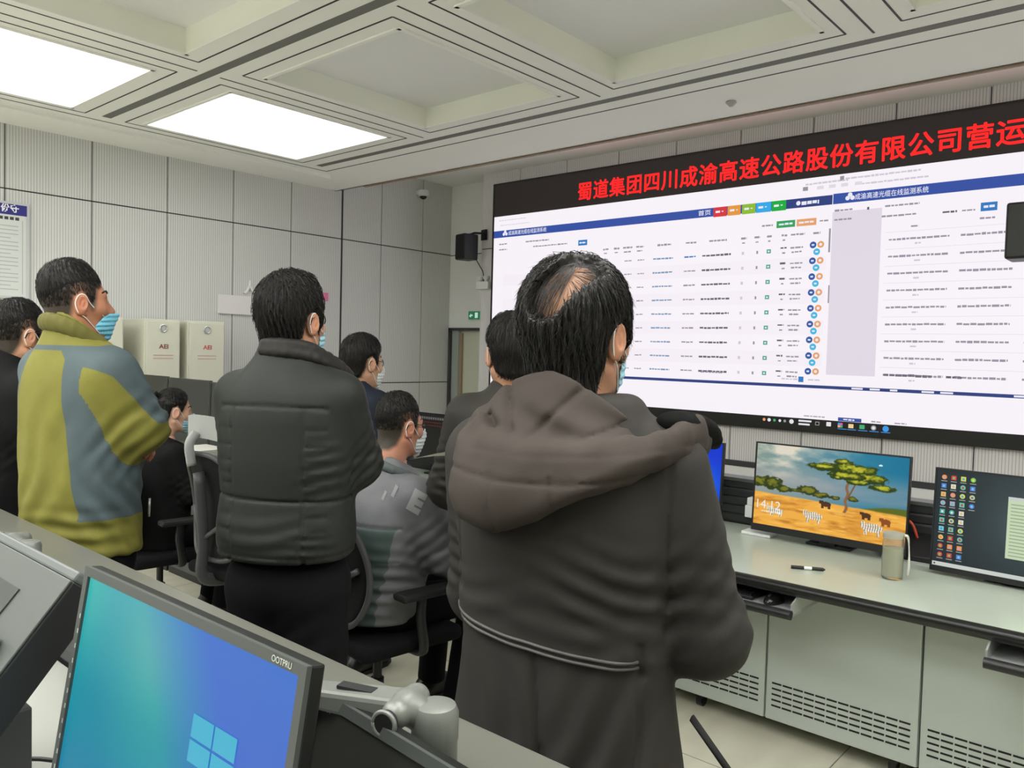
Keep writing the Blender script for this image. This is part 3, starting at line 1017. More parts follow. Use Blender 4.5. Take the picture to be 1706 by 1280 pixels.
def keyboard(loc, rz, label, m=None, group=None):
    o = thing('keyboard', label, 'keyboard', loc, rz, group)
    MB().box((-0.07, -0.215, 0), (0.07, 0.215, 0.016)).build('case', m or M_BLACK, o, bevel=0.004)
    mb = MB()
    for r in range(5):
        for c in range(20):
            mb.box((-0.06 + r * 0.025, -0.205 + c * 0.0205, 0.0155), (-0.04 + r * 0.025, -0.188 + c * 0.0205, 0.022))
    mb.build('keys', M_BLACK if m is None else m, o)
    return o
def mouse(loc, rz, label):
    o = thing('mouse', label, 'mouse', loc, rz)
    V, F = polygonise(lambda P: smax(ell(P, (0, 0, 0.004), (0.055, 0.031, 0.032)), -P[:, 2], 0.003), (-0.07, -0.05, -0.01), (0.07, 0.05, 0.05), 0.003)
    link_mesh('shell', V, F, mat('mouse_black', (0.01, 0.01, 0.01), 0.22), None, o, True)
    MB().cyl((0.03, -0.003, 0.032), (0.03, 0.003, 0.032), 0.006).build('wheel', M_DARK, o)
keyboard((3.02, 1.52, 0.6525), 0, 'black keyboard on the pulled out tray behind the brown coat')
mouse((2.99, 1.235, 0.6525), math.radians(170), 'black mouse on the pulled out keyboard tray')

# ------------------------------------------------------------------ monitors
def monitor(loc, rz, w, h, label, pic, tilt=0.0, low=0.012, bz=0.008, group=None, stand=True, foot=0.75, back=M_BLACK, depth=0.045, face=None):
    """flat screen; loc = middle of the lower edge, faces local -x; pic(mb, part) draws the picture"""
    o = thing('monitor', label, 'monitor', loc, rz, group)
    R = rot(0, 0, 0)
    ct, st = math.cos(tilt), math.sin(tilt)
    def T(v):      # panel coordinates (depth, across, up) -> local, leaning back by tilt
        v = np.asarray(v, float)
        return np.stack([v[..., 0] * ct + v[..., 2] * st, v[..., 1], v[..., 2] * ct - v[..., 0] * st], -1)
    def put(mb, name, mats, smooth=None, bevel=0):
        mb.v = [tuple(p) for p in T(np.array(mb.v))]
        return mb.build(name, mats, o, smooth=smooth, bevel=bevel)
    mb = MB().box((0.0, -w / 2, 0), (0.018, w / 2, h)).prism([(-w * 0.36, h * 0.12), (w * 0.36, h * 0.12), (w * 0.32, h * 0.86), (-w * 0.32, h * 0.86)], (0.018, 0, 0), (0, 1, 0), (0, 0, 1), (depth - 0.018, 0, 0))
    put(mb, 'case', back, bevel=0.003)
    mb = MB()
    for lo, hi in (((-w / 2, 0), (w / 2, low)), ((-w / 2, h - bz), (w / 2, h)), ((-w / 2, low), (-w / 2 + bz, h - bz)), ((w / 2 - bz, low), (w / 2, h - bz))):
        mb.box((-0.005, lo[0], lo[1]), (0.001, hi[0], hi[1]))
    put(mb, 'bezel', face or back)
    pic(put, w - 2 * bz, h - bz - low, low)
    if stand:
        zf = foot - loc[2]
        mb = MB().box((depth - 0.005, -0.035, zf + 0.01), (depth + 0.03, 0.035, h * 0.5)).box((0.045, -0.10, zf + 0.0005), (0.18, 0.10, zf + 0.012))
        mb.build('stand', back, o, bevel=0.003)
    return o

def picture_grid(name, w, h, z0, fn, nx, ny, strength):
    """screen picture computed per pixel: fn(u, v) -> rgb"""
    def pic(put, pw, ph, low):
        U, Vv = np.meshgrid(np.linspace(0, 1, nx + 1), np.linspace(0, 1, ny + 1))
        P = np.stack([np.full(U.size, -0.001), pw / 2 - U.ravel() * pw, low + Vv.ravel() * ph], 1)
        mb = MB()
        mb.v = [tuple(p) for p in P]
        i = np.arange(nx * ny)
        a = (i // nx) * (nx + 1) + i % nx
        mb.f = [tuple(q) for q in np.stack([a, a + 1, a + nx + 2, a + nx + 1], 1)]
        mb.m = [0] * len(mb.f)
        m = mat(name, (0.008, 0.008, 0.008), 0.4, spec=0.15)
        nt = m.node_tree
        at = nd(nt, 'ShaderNodeAttribute', attribute_name='picture')
        bs = nt.nodes['Principled BSDF']
        nt.links.new(at.outputs['Color'], bs.inputs['Emission Color'])
        bs.inputs['Emission Strength'].default_value = strength
        o = put(mb, 'screen', m)
        col = fn(U.ravel(), Vv.ravel())
        ca = o.data.color_attributes.new('picture', 'FLOAT_COLOR', 'POINT')
        ca.data.foreach_set('color', np.concatenate([np.clip(col, 0, 1) ** 2.2, np.ones((len(col), 1))], 1).astype(np.float32).ravel())
    return pic

def vnoise(x, y, seed=0):
    r = np.random.default_rng(seed)
    T = r.random((64, 64))
    xi, yi = np.floor(x).astype(int), np.floor(y).astype(int)
    fx, fy = x - xi, y - yi
    fx, fy = fx * fx * (3 - 2 * fx), fy * fy * (3 - 2 * fy)
    g = lambda a, b: T[a % 64, b % 64]
    return (g(xi, yi) * (1 - fx) + g(xi + 1, yi) * fx) * (1 - fy) + (g(xi, yi + 1) * (1 - fx) + g(xi + 1, yi + 1) * fx) * fy
def fbm(x, y, seed=0):
    return sum(vnoise(x * 2 ** k, y * 2 ** k, seed + k) / 2 ** (k + 1) for k in range(5))

def savanna(u, v):
    C = np.zeros((len(u), 3))
    def over(c, m):
        m = np.clip(m, 0, 1)[:, None]
        C[:] = C * (1 - m) + np.array(c) / 255.0 * m
    sky = np.stack([np.interp(u, [0, .45, .75, 1], [120, 90, 38, 22]), np.interp(u, [0, .45, .75, 1], [140, 130, 112, 104]), np.interp(u, [0, .45, .75, 1], [130, 142, 140, 138])], 1) / 255
    C[:] = sky
    cl = fbm(u * 5, v * 7, 3)
    over((205, 198, 180), (cl - 0.42) * 4.5 * np.clip(1.25 - u * 1.5, 0, 1) * np.clip((v - 0.5) * 4, 0, 1))
    over((150, 148, 150), np.clip((0.82 - v) * 3, 0, 0.75) * np.clip((v - .35) * 8, 0, 1) * (0.55 + 0.6 * fbm(u * 4, v * 9, 9)))
    hill = 0.40 + 0.03 * np.sin(u * 5 + 1) + 0.05 * (u > .72) * np.sin((u - .72) * 8)
    over((84, 96, 30), (hill - v) * 60 * (u > 0.70))
    field = 0.335 + 0.05 * (1 - u) + 0.012 * fbm(u * 14, v * 3, 5)
    over((222, 160, 66), (field + 0.02 - v) * 60)
    f = fbm(u * 9, v * 26, 7)
    over((176, 112, 38), (f - 0.45) * 3 * (v < field))
    over((236, 186, 96), (fbm(u * 12, v * 40, 8) - 0.5) * 2.5 * (v < field))
    for (x, y, rx, ry, sd) in ((0.03, .53, .11, .085, 1), (.13, .53, .09, .10, 2), (.21, .47, .08, .05, 3), (.37, .49, .085, .065, 4), (.46, .46, .075, .04, 5), (.55, .45, .05, .03, 6), (.67, .46, .04, .035, 7), (.29, .475, .05, .025, 8)):
        n = fbm(u * 24, v * 18, 20 + sd)
        q = ((u - x) / rx) ** 2 + ((v - y) / ry) ** 2
        n = 0.5 * n + 0.5 * fbm(u * 56, v * 40, 80 + sd)
        over((46, 56, 20), (1.55 - q - n * 1.7) * 5)
        over((112, 112, 36), (1.12 - q - n * 1.6 + .2 * (v - y) / ry) * 3)
    # acacia
    tr = np.abs(u - (0.625 + 0.03 * (v - .3) + 0.006 * np.sin(v * 40)))
    over((128, 92, 66), (0.011 + 0.01 * np.clip(.36 - v, 0, 1) - tr) * 300 * (v > .29) * (v < .66))
    tr = np.abs(u - (0.635 + 0.25 * (v - .45)))
    over((110, 80, 55), (0.007 - tr) * 300 * (v > .45) * (v < .68))
    for (x, y, rx, ry, sd) in ((.60, .875, .075, .05, 1), (.52, .795, .19, .06, 2), (.66, .80, .20, .085, 3), (.76, .715, .15, .07, 4), (.62, .72, .15, .055, 5), (.86, .625, .11, .045, 6), (.46, .80, .12, .035, 7), (.70, .66, .10, .04, 8), (.56, .69, .05, .03, 9)):
        n = fbm(u * 22, v * 20, 40 + sd)
        q = ((u - x) / rx) ** 2 + ((v - y) / ry) ** 2
        n = 0.55 * n + 0.45 * fbm(u * 60, v * 46, 60 + sd)
        over((44, 58, 14), (1.55 - q - n * 1.6) * 5)
        over((132, 138, 32), (1.12 - q - n * 1.5 + .22 * (v - y) / ry) * 3.2 * np.clip((v - y) / ry + 0.9, 0, 1.2))
        over((186, 182, 60), (0.62 - q - n * 0.9 + .25 * (v - y) / ry) * 3)
    # animals
    for (x, y, rx, ry, k) in ((.42, .20, .062, .045, 1), (.80, .17, .066, .05, 1), (.16, .19, .055, .035, 1), (.50, .36, .035, .03, 0), (.76, .30, .03, .028, 0), (.88, .26, .03, .03, 2)):
        q = ((u - x) / rx) ** 2 + ((v - y) / ry) ** 2
        legs = ((np.abs(np.abs(u - x) - rx * .6) < .009) & (v < y) & (v > y - ry * 1.8)) | ((np.abs(u - x + rx * .9) < .014) & (v > y) & (v < y + ry * 1.2))
        m = (q < 1) | legs
        if k == 1:
            st_ = np.sin((u - x) * 420 + np.sin(v * 60)) > 0
            over((226, 218, 200), m * 1.0)
            over((70, 58, 46), (m & st_) * 0.55)
        else:
            over((60, 36, 24) if k == 0 else (120, 60, 30), m * .9)
    # lock screen clock
    over((246, 244, 238), ((np.abs(u - .09) < .055) & (np.abs(v - .235) < .012) & (np.sin(u * 700) > -.3)) * 0.5)
    over((246, 244, 238), ((np.abs(u - .13) < .075) & (np.abs(v - .165) < .010) & (np.sin(u * 500) > -.3)) * 0.75)
    over((240, 250, 255), (((u - .83) / .012) ** 2 + ((v - .885) / .01) ** 2 < 1) * .8)
    return C
def safari_pic(put, pw, ph, low):
    picture_grid('savanna_picture', pw, ph, low, savanna, 340, 190, 0.95)(put, pw, ph, low)
    mb = MB()
    write(mb, '14:12', (-0.0025, pw / 2 - 0.015, low + ph * 0.20), (0, -1, 0), (0, 0, 1), 0.06, 0.0, 0, width=0.115, height=0.04)
    put(mb, 'clock_digits', emis('clock_white', (0.85, 0.82, 0.72), 0.8))

monitor((3.60, 1.27, 0.785), math.radians(-1.5), 0.692, 0.42, 'wide monitor showing an acacia tree and zebras on golden grass', safari_pic, tilt=math.radians(3), low=0.032, bz=0.007)

def desk_pic(put, pw, ph, low):
    def bg(u, v):
        g = 0.5 + 0.5 * np.exp(-((u - .62) / .35) ** 2 - ((v - .55) / .5) ** 2)
        return np.stack([52 * g + 10, 62 * g + 12, 66 * g + 12], 1) / 255 * (0.95 + 0.1 * fbm(u * 4, v * 4, 2))[:, None]
    picture_grid('dark_desktop', pw, ph, low, bg, 40, 24, 1.0)(put, pw, ph, low)
    r = random.Random(5)
    pal = [(60, 165, 160), (70, 170, 190), (90, 190, 170), (215, 215, 205), (205, 200, 120), (200, 60, 70), (210, 185, 120), (80, 120, 200), (110, 190, 90), (230, 140, 70), (120, 190, 220), (210, 210, 90), (170, 160, 190)]
    mats_ = [emis('desk_icon_%s' % chr(97 + i), srgb(*c), 0.85) for i, c in enumerate(pal)] + [emis('desk_icon_text', srgb(170, 175, 175), 0.7)]
    mb = MB()
    x = -0.0022
    for rw in range(10):
        for c in range(4 if rw < 4 else 3):
            y = pw / 2 - 0.028 - 0.0345 * c
            z = low + ph - 0.03 - 0.0345 * rw
            mi = r.randrange(len(pal))
            if r.random() < 0.4:
                n = 12
                mb.add([(x, y - 0.0095 * math.cos(2 * math.pi * i / n), z + 0.0095 * math.sin(2 * math.pi * i / n)) for i in range(n)], [tuple(range(n))], mi)
            else:
                mb.quad((x, y + 0.009, z - 0.009), (x, y - 0.009, z - 0.009), (x, y - 0.009, z + 0.009), (x, y + 0.009, z + 0.009), mi)
            mb.quad((x - .0006, y + 0.004, z - 0.005), (x - .0006, y - 0.004, z - 0.005), (x - .0006, y - 0.004, z + 0.004), (x - .0006, y + 0.004, z + 0.004), (mi + 3) % 13)
            mb.quad((x, y + 0.011, z - 0.017), (x, y - 0.011, z - 0.017), (x, y - 0.011, z - 0.014), (x, y + 0.011, z - 0.014), 13)
    put(mb, 'desktop_icons', mats_)
    mb = MB()
    mb.quad((x, pw / 2 - 0.002, low), (x, -pw / 2, low), (x, -pw / 2, low + 0.016), (x, pw / 2 - 0.002, low + 0.016), 0)
    mb.quad((x - .001, pw / 2 - 0.008, low + 0.005), (x - .001, pw / 2 - 0.014, low + 0.005), (x - .001, pw / 2 - 0.014, low + 0.011), (x - .001, pw / 2 - 0.008, low + 0.011), 1)
    yb_, zb_ = pw / 2 - 0.255, low + 0.075
    mb.quad((x, yb_, zb_), (x, -pw / 2 + 0.05, zb_), (x, -pw / 2 + 0.05, zb_ + 0.235), (x, yb_, zb_ + 0.235), 2)
    mb.quad((x - .001, yb_, zb_ + 0.222), (x - .001, -pw / 2 + 0.05, zb_ + 0.222), (x - .001, -pw / 2 + 0.05, zb_ + 0.235), (x - .001, yb_, zb_ + 0.235), 0)
    for i in range(16):
        z = zb_ + 0.01 + i * 0.013
        mb.quad((x - .001, yb_ - 0.01, z), (x - .001, yb_ - 0.09 - 0.05 * r.random(), z), (x - .001, yb_ - 0.09 - 0.05 * r.random(), z + 0.004), (x - .001, yb_ - 0.01, z + 0.004), 3)
    put(mb, 'open_window', [emis('task_grey', srgb(200, 205, 200), 0.8), M_DARK, emis('note_green', srgb(196, 214, 180), 0.8), emis('note_lines', srgb(150, 168, 135), 0.8)])
monitor((3.52, 0.535, 0.765), math.radians(-3), 0.57, 0.415, 'monitor with a dark desktop and rows of small icons at the right picture edge', desk_pic, tilt=math.radians(3), low=0.022, bz=0.006)
def blue_pic(put, pw, ph, low):
    def bg(u, v):
        q = np.exp(-((u - .5) / .35) ** 2 - ((v - .35) / .3) ** 2)
        return np.stack([10 + 60 * q, 50 + 150 * q, 190 + 60 * q], 1) / 255
    picture_grid('blue_desktop', pw, ph, low, bg, 30, 20, 0.95)(put, pw, ph, low)
monitor((3.66, 2.08, 0.83), 0, 0.555, 0.345, 'blue desktop monitor half hidden by the brown hooded coat', blue_pic, tilt=math.radians(3))
def dim_pic(reds):
    def pic(put, pw, ph, low):
        mb = MB().quad((-0.001, pw / 2, low), (-0.001, -pw / 2, low), (-0.001, -pw / 2, low + ph), (-0.001, pw / 2, low + ph), 0)
        if reds:
            for r in range(3):
                for c in range(22):
                    y = pw / 2 - 0.03 - c * 0.022
                    z = low + ph - 0.035 - r * 0.022
                    mb.quad((-0.002, y, z), (-0.002, y - 0.014, z), (-0.002, y - 0.014, z + (0.004 if r else 0.016)), (-0.002, y, z + (0.004 if r else 0.016)), 1 if r else 2)
        put(mb, 'screen', [mat('screen_off', (0.016, 0.017, 0.016), 0.3), emis('dim_red', srgb(140, 50, 45), 0.6), emis('dim_grey', srgb(130, 125, 125), 0.5)])
    return pic
for y, lab in ((2.72, 'dark monitor behind the seated man, beside the blue desktop monitor'), (3.34, 'dark monitor seen past the face of the seated man in glasses'), (3.93, 'black monitor with rows of red marks right of the seated man in glasses')):
    monitor((3.66, y, 0.83), 0, 0.58, 0.345, lab, dim_pic(True), tilt=math.radians(3), group=None)

# ------------------------------------------------------------------ things on the far worktop
def glass_mat(name, col, rough=0.05):
    return mat(name, col, rough, trans=1.0, ior=1.45, spec=0.5)
o = thing('glass_jar', 'glass water jar with a pale cloth strap standing on the worktop', 'jar', (3.33, 0.905, 0.7505))
MB().lathe([(0.036, 0.0), (0.039, 0.006), (0.039, 0.14), (0.037, 0.155), (0.037, 0.178), (0.0355, 0.178), (0.0355, 0.155), (0.0372, 0.14), (0.0372, 0.01), (0.0, 0.008)]).build('glass', mat('jar_glass', (0.85, 0.87, 0.8), 0.05, trans=0.9, ior=1.3), o, smooth=40)
MB().lathe([(0.0, 0.010), (0.036, 0.010), (0.036, 0.122), (0.0, 0.122)]).build('tea', mat('jar_tea', (0.52, 0.50, 0.36), 0.3), o, smooth=40)
MB().lathe([(0.0375, 0.160), (0.039, 0.163), (0.039, 0.180), (0.0, 0.182)]).build('lid', mat('jar_lid', (0.42, 0.40, 0.33), 0.3), o, smooth=40)
st = smooth_pts([(0.005, -0.038, 0.176), (0.008, -0.050, 0.168), (0.008, -0.056, 0.12), (0.006, -0.058, 0.06), (0.008, -0.054, 0.02)])
MB().tube(st, [0.011 + 0.004 * math.sin(i * .4) for i in range(len(st))], 8, flat=0.35).build('strap', mat('strap_cloth', (0.62, 0.62, 0.55), 0.8), o, smooth=True)
o = thing('marker_pen', 'black pen with a white label lying on the worktop', 'pen', (3.20, 1.19, 0.7575), math.radians(-63))
MB().cyl((-0.062, 0, 0), (-0.012, 0, 0), 0.007).cyl((0.018, 0, 0), (0.062, 0, 0), 0.007).cyl((0.062, 0, 0), (0.068, 0, 0), 0.004).build('barrel', M_BLACK, o, smooth=40)
MB().cyl((-0.012, 0, 0), (0.018, 0, 0), 0.0068).build('label_sleeve', M_WHITE, o, smooth=40)
o = thing('paper_pad', 'small white pad lying under the left corner of the safari monitor', 'pad', (3.66, 1.63, 0.751))
MB().box((-0.035, -0.10, 0), (0.05, 0.045, 0.014)).build('pad', M_WHITE, o, bevel=0.002)
o = thing('power_adapter', 'white plug adapter on the dark riser left of the safari monitor', 'adapter', (3.80, 1.71, 0.80))
MB().box((-0.02, -0.03, 0.0), (0.040, 0.022, 0.062)).box((-0.015, -0.026, 0.062), (0.038, 0.014, 0.10)).build('body', M_WHITE, o, bevel=0.005)
o = thing('desk_phone', 'black telephone terminal between the safari monitor and the dark desktop monitor', 'telephone', (3.76, 0.93, 0.7505))
MB().prism([(-0.10, 0.0), (0.075, 0.0), (0.075, 0.10), (-0.10, 0.03)], (0, -0.11, 0), (1, 0, 0), (0, 0, 1), (0, 0.22, 0)).build('base', M_BLACK, o, bevel=0.004)
MB().box((-0.102, -0.11, 0.0), (-0.1, 0.11, 0.006)).build('trim', M_SILVER, o)
MB().tube(smooth_pts([(-0.07, 0.07, 0.07), (0.0, 0.07, 0.098), (0.06, 0.07, 0.115)]), [0.018] * 12 + [0.018], 10).build('handset', M_BLACK, o, smooth=True)
o = thing('red_cable', 'short red cable looping out behind the safari monitor', 'cable', (3.78, 0.95, 0.9))
MB().tube(smooth_pts([(3.80, 1.00, 0.905), (3.785, 0.965, 0.90), (3.78, 0.945, 0.875), (3.785, 0.935, 0.84), (3.82, 0.935, 0.815)]), 0.006).build('cable', mat('cable_red', (0.75, 0.10, 0.05), 0.5), o, world=True, smooth=True)

# ------------------------------------------------------------------ left console wing and cabinets by the wall
o = thing('side_worktop', 'worktop of the left console in front of the woman in black', 'worktop', (2.75, 4.9, 0.714))
MB().box((2.395, 4.0, 0.7145), (2.90, 6.15, 0.75)).build('top', M_TOP, o, world=True, bevel=0.002)
MB().box((2.365, 4.0, 0.708), (2.394, 6.15, 0.7505)).build('front_edge', M_EDGE, o, world=True, bevel=0.006)
for y0, lab in ((4.04, 'dark cabinet under the left worktop before the woman in black'), (4.74, 'dark cabinet under the middle of the left worktop'), (5.44, 'dark cabinet under the far end of the left worktop')):
    o = thing('side_cabinet', lab, 'cabinet', (2.68, y0, 0))
    MB().box((-0.1, 0.0, 0.05), (0.2, 0.69, 0.713)).build('body', M_DARK, o, bevel=0.004)
    MB().box((-0.116, 0.006, 0.06), (-0.101, 0.684, 0.70)).build('front_panel', mat('side_front', (0.06, 0.063, 0.065), 0.45), o, bevel=0.003)
    MB().box((-0.09, 0.01, 0.0), (0.19, 0.68, 0.049)).build('plinth', M_BLACK, o)
for i, (y, z, x) in enumerate(((5.87, 1.013, 2.625), (5.275, 1.008, 2.632), (4.68, 1.0, 2.64), (4.085, 0.995, 2.648))):
    monitor((x, y, z - 0.09), math.radians(1), 0.585, 0.44, ('dark monitor standing at the far end of the left console below the white cabinets', 'dark monitor second from the far end of the left console', 'dark monitor behind the head of the woman in black', 'dark monitor of the left console hidden by the quilted jacket')[i],
            dim_pic(False), tilt=math.radians(2), group=None, back=mat('monitor_grey', (0.040, 0.042, 0.040), 0.5))
for x0, x1, lab, ch in ((2.17, 2.60, 'cream floor cabinet with red mark, partly behind the olive jacket', 0), (2.755, 3.04, 'cream floor cabinet with round lock and dark mark', 1), (3.10, 3.42, 'cream floor cabinet with round lock nearest the quilted jacket', 1)):
    o = thing('equipment_cabinet', lab, 'cabinet', ((x0 + x1) / 2, 6.4, 0))
    MB().box((x0, 6.2, 0.0), (x1, 6.62, 1.785)).build('body', M_CREAM, o, world=True, bevel=0.006)
    MB().box((x0 + 0.012, 6.186, 0.06), (x1 - 0.012, 6.199, 1.77)).build('door', M_CREAM, o, world=True, bevel=0.004)
    c = (x0 + x1) / 2
    if ch:
        mb = MB()
        n = 18
        mb.tube([(c + 0.027 * math.cos(2 * math.pi * k / n), 6.183, 1.715 + 0.027 * math.sin(2 * math.pi * k / n)) for k in range(n + 1)], 0.006, 6)
        mb.cyl((c, 6.186, 1.715), (c, 6.180, 1.715), 0.018)
        mb.build('lock', M_SILVER, o, world=True)
    mb = MB()
    write(mb, 'AEI', (c - 0.035 if ch else 2.39, 6.1845, 1.555), (1, 0, 0), (0, 0, 1), 0.05, 0.03, 0, width=0.075, height=0.035)
    if ch:
        for z in (1.50, 1.475):
            mb.box((c - 0.08, 6.1845, z), (c + 0.08, 6.1855, z + 0.007), 1)
    mb.build('lettering', [mat('mark_red', (0.55, 0.10, 0.10) if x0 != 2.755 else (0.25, 0.08, 0.07), 0.5), mat('mark_pale', (0.52, 0.36, 0.31), 0.5)], o, world=True)
o = thing('white_hood', 'white rounded cover between the cream cabinets above the dark monitors', 'cover', (2.68, 6.30, 0.0))
MB().box((-0.05, -0.05, 0), (0.05, 0.05, 1.12)).build('post', M_WHITE, o, bevel=0.01)
V, F = polygonise(lambda P: smax(ell(P, (0, 0, 1.13), (0.072, 0.072, 0.30)), 0.9 - P[:, 2], 0.01), (-0.12, -0.12, 0.88), (0.12, 0.12, 1.5), 0.012)
link_mesh('cover', V, F, M_WHITE, None, o, True)
keyboard((2.47, 4.40, 0.751), 0, 'white keyboard under the hands of the woman in black', M_WHITE)
o = thing('paper_stack', 'stack of white papers on the left worktop beside the woman in black', 'papers', (2.50, 4.78, 0.751))
mb = MB()
for k in range(26):
    a = random.uniform(-.06, .06)
    mb.obox((random.uniform(-.01, .01), random.uniform(-.01, .01), 0.003 + k * 0.0075), (0.105 * math.cos(a), 0.105 * math.sin(a), 0), (-0.148 * math.sin(a), 0.148 * math.cos(a), 0), (0, 0, 0.0028))
mb.build('sheets', mat('paper', (0.68, 0.67, 0.62), 0.7), o)
o = thing('open_folder', 'open white folder on the left worktop near the papers', 'folder', (2.52, 5.12, 0.7515))
MB().obox((0, 0, 0.012), (0.09, 0.02, 0), (-0.02, 0.11, 0), (0, 0, 0.012)).build('folder', M_WHITE, o, bevel=0.003)

# ------------------------------------------------------------------ near console, photographer's side
ZN = 0.82
o = thing('near_console_ledge', 'grey green ledge with slatted front running along the bottom of the picture', 'console riser', (0.76, 2.0, 0))
YE = 3.05
MB().box((0.7075, -1.2, 1.035), (0.815, YE, 1.068)).build('ledge', M_LEDGE, o, world=True, bevel=0.004)
MB().box((0.703, -1.2, 1.058), (0.7075, YE, 1.068)).build('edge_strip', mat('edge_strip', (0.24, 0.24, 0.20), 0.3), o, world=True, bevel=0.001)
mb = MB().box((0.735, -1.2, 0.02), (0.80, YE, 1.034))
for i in range(5):
    z = 0.828 + i * 0.041
    mb.prism([(0.725, z), (0.735, z), (0.735, z + 0.037), (0.729, z + 0.037), (0.725, z + 0.028)], (0, -1.2, 0), (1, 0, 0), (0, 0, 1), (0, YE + 1.2, 0))
mb.build('slats', M_SLAT, o, world=True)
o = thing('near_ledge_corner', 'far grey end piece of the near ledge turning at the left picture edge', 'console riser', (0.66, 3.3, 0))
MB().prism([(0.7075, YE + 0.004), (0.815, YE + 0.004), (0.72, 3.62), (0.61, 3.60)], (0, 0, 1.035), (1, 0, 0), (0, 1, 0), (0, 0, 0.033)).build('ledge', M_LEDGE, o, world=True, bevel=0.003)
MB().prism([(0.735, YE + 0.004), (0.80, YE + 0.004), (0.71, 3.6), (0.64, 3.6)], (0, 0, 0.02), (1, 0, 0), (0, 1, 0), (0, 0, 1.013)).build('panel', M_SLAT, o, world=True)
o = thing('near_worktop', 'white worktop of the near console under the blue monitor', 'worktop', (0.3, 1.0, ZN - 0.036))
MB().box((-0.16, -1.2, ZN - 0.036), (0.722, 3.0, ZN)).build('top', mat('near_top', (0.40, 0.41, 0.375), 0.3), o, world=True, bevel=0.004)
MB().box((-0.20, -1.2, ZN - 0.045), (-0.161, 3.0, ZN + 0.0005)).build('front_edge', M_EDGE, o, world=True, bevel=0.008)
for i, y0 in enumerate((-1.2, -0.4, 0.4, 1.2, 2.0)):
    o = thing('near_cabinet', 'grey cabinet under the near worktop, out of view below the picture', 'cabinet', (0.3, y0, 0), 0, 'cabinets under the near console')
    MB().box((-0.1, 0.004, 0.0), (0.42, 0.796, ZN - 0.037)).build('body', M_CAB, o, bevel=0.004)
    MB().box((-0.116, 0.008, 0.06), (-0.101, 0.79, ZN - 0.05)).build('front_panel', M_CAB, o, bevel=0.003)

def win_pic(put, pw, ph, low):
    def bg(u, v):
        # teal to blue glow with a slanting beam edge
        s = np.clip((u - 0.30 - 0.42 * (1 - v)) * 3.0, 0, 1)
        top = np.clip((v - .55) * 2, 0, 1)
        a = np.stack([12 + 55 * top, 132 + 34 * top, 168 + 16 * top], 1)
        a[:, 0] += 40 * np.exp(-((u - .42) / .2) ** 2 - ((v - .8) / .25) ** 2)
        a[:, 1] += 28 * np.exp(-((u - .45) / .3) ** 2 - ((v - .7) / .4) ** 2)
        a[:, 1] -= 24 * np.clip(.4 - v, 0, 1)
        b = np.stack([66 + 0 * u, 98 + 18 * v, 208 + 0 * v], 1)
        c = a * (1 - s[:, None]) + b * s[:, None]
        c[:, 1] += 25 * np.exp(-(u / .12) ** 2) * v
        return c / 255
    picture_grid('blue_glow', pw, ph, low, bg, 60, 40, 0.74)(put, pw, ph, low)
    mb = MB()
    x = -0.0022
    y0, y1, y2, y3 = -0.066, -0.109, -0.112, -0.155
    z0, z1, z2, z3 = low + 0.166, low + 0.189, low + 0.192, low + 0.217
    for (a, b) in ((y0, y1), (y2, y3)):
        for (c, d) in ((z0, z1), (z2, z3)):
            mb.quad((x, a, c), (x, b, c), (x, b, d), (x, a, d))
    put(mb, 'window_logo', emis('logo_cyan', srgb(45, 172, 205), 0.8))
    mb = MB()
    write(mb, 'OOTPRU', (-0.0062, -pw / 2 + 0.045, low + ph + 0.003), (0, -1, 0), (0, 0, 1), 0.01, 0.0, 0, width=0.034, height=0.0065)
    put(mb, 'bezel_lettering', mat('bezel_print', (0.5, 0.55, 0.5), 0.5))
    mb = MB()
    for i in range(12):
        mb.box((-0.0055, pw / 2 + 0.001, low + 0.03 + i * 0.02), (-0.0048, pw / 2 + 0.0035, low + 0.036 + i * 0.02))
    put(mb, 'edge_marks', M_SILVER)
M_BEZ = mat('bezel_grey', (0.055, 0.061, 0.058), 0.45)
def near_monitor(tl, yaw_deg, tilt_deg, w, h, label, pic, low, bz, depth):
    t = math.radians(tilt_deg)
    wd = np.array([math.cos(math.radians(yaw_deg)), math.sin(math.radians(yaw_deg)), 0])
    n = np.array([wd[1], -wd[0], 0])
    up = np.array([0, 0, 1]) * math.cos(t) - n * math.sin(t)
    mid = np.array(tl) + wd * w / 2 - up * h
    return monitor(tuple(mid), math.radians(yaw_deg + 90), w, h, label, pic, tilt=t, low=low, bz=bz, stand=False, back=mat('near_case', (0.009, 0.010, 0.009), 0.5, spec=0.3), face=M_BEZ, depth=depth)
mo = near_monitor((0.440, 1.155, 1.289), -88.757, 9.1, 0.51, 0.335, 'near monitor glowing teal and blue at the bottom left', win_pic, 0.016, 0.012, 0.05)
mb = MB().box((0.035, -0.03, -0.14), (0.065, 0.03, 0.18)).box((-0.05, -0.12, -0.136), (0.17, 0.12, -0.124))
def off_pic(put, pw, ph, low):
    mb = MB().quad((-0.001, pw / 2, low), (-0.001, -pw / 2, low), (-0.001, -pw / 2, low + ph), (-0.001, pw / 2, low + ph), 0)
    put(mb, 'screen', mat('near_screen_off', (0.020, 0.021, 0.018), 0.4))
    mb = MB()
    write(mb, 'ZOZN', (-0.0062, pw / 2 - 0.012, low + ph - 0.006), (0, -1, 0), (0, 0, 1), 0.01, 0.02, 0, width=0.024, height=0.010)
    put(mb, 'bezel_lettering', mat('bezel_print_b', (0.62, 0.64, 0.6), 0.5))
    mb = MB().box((-0.0065, pw / 2 + 0.001, low - 0.01), (-0.005, pw / 2 + 0.004, low + ph - 0.02))
    put(mb, 'bezel_line', mat('bezel_line', (0.2, 0.2, 0.19), 0.3))
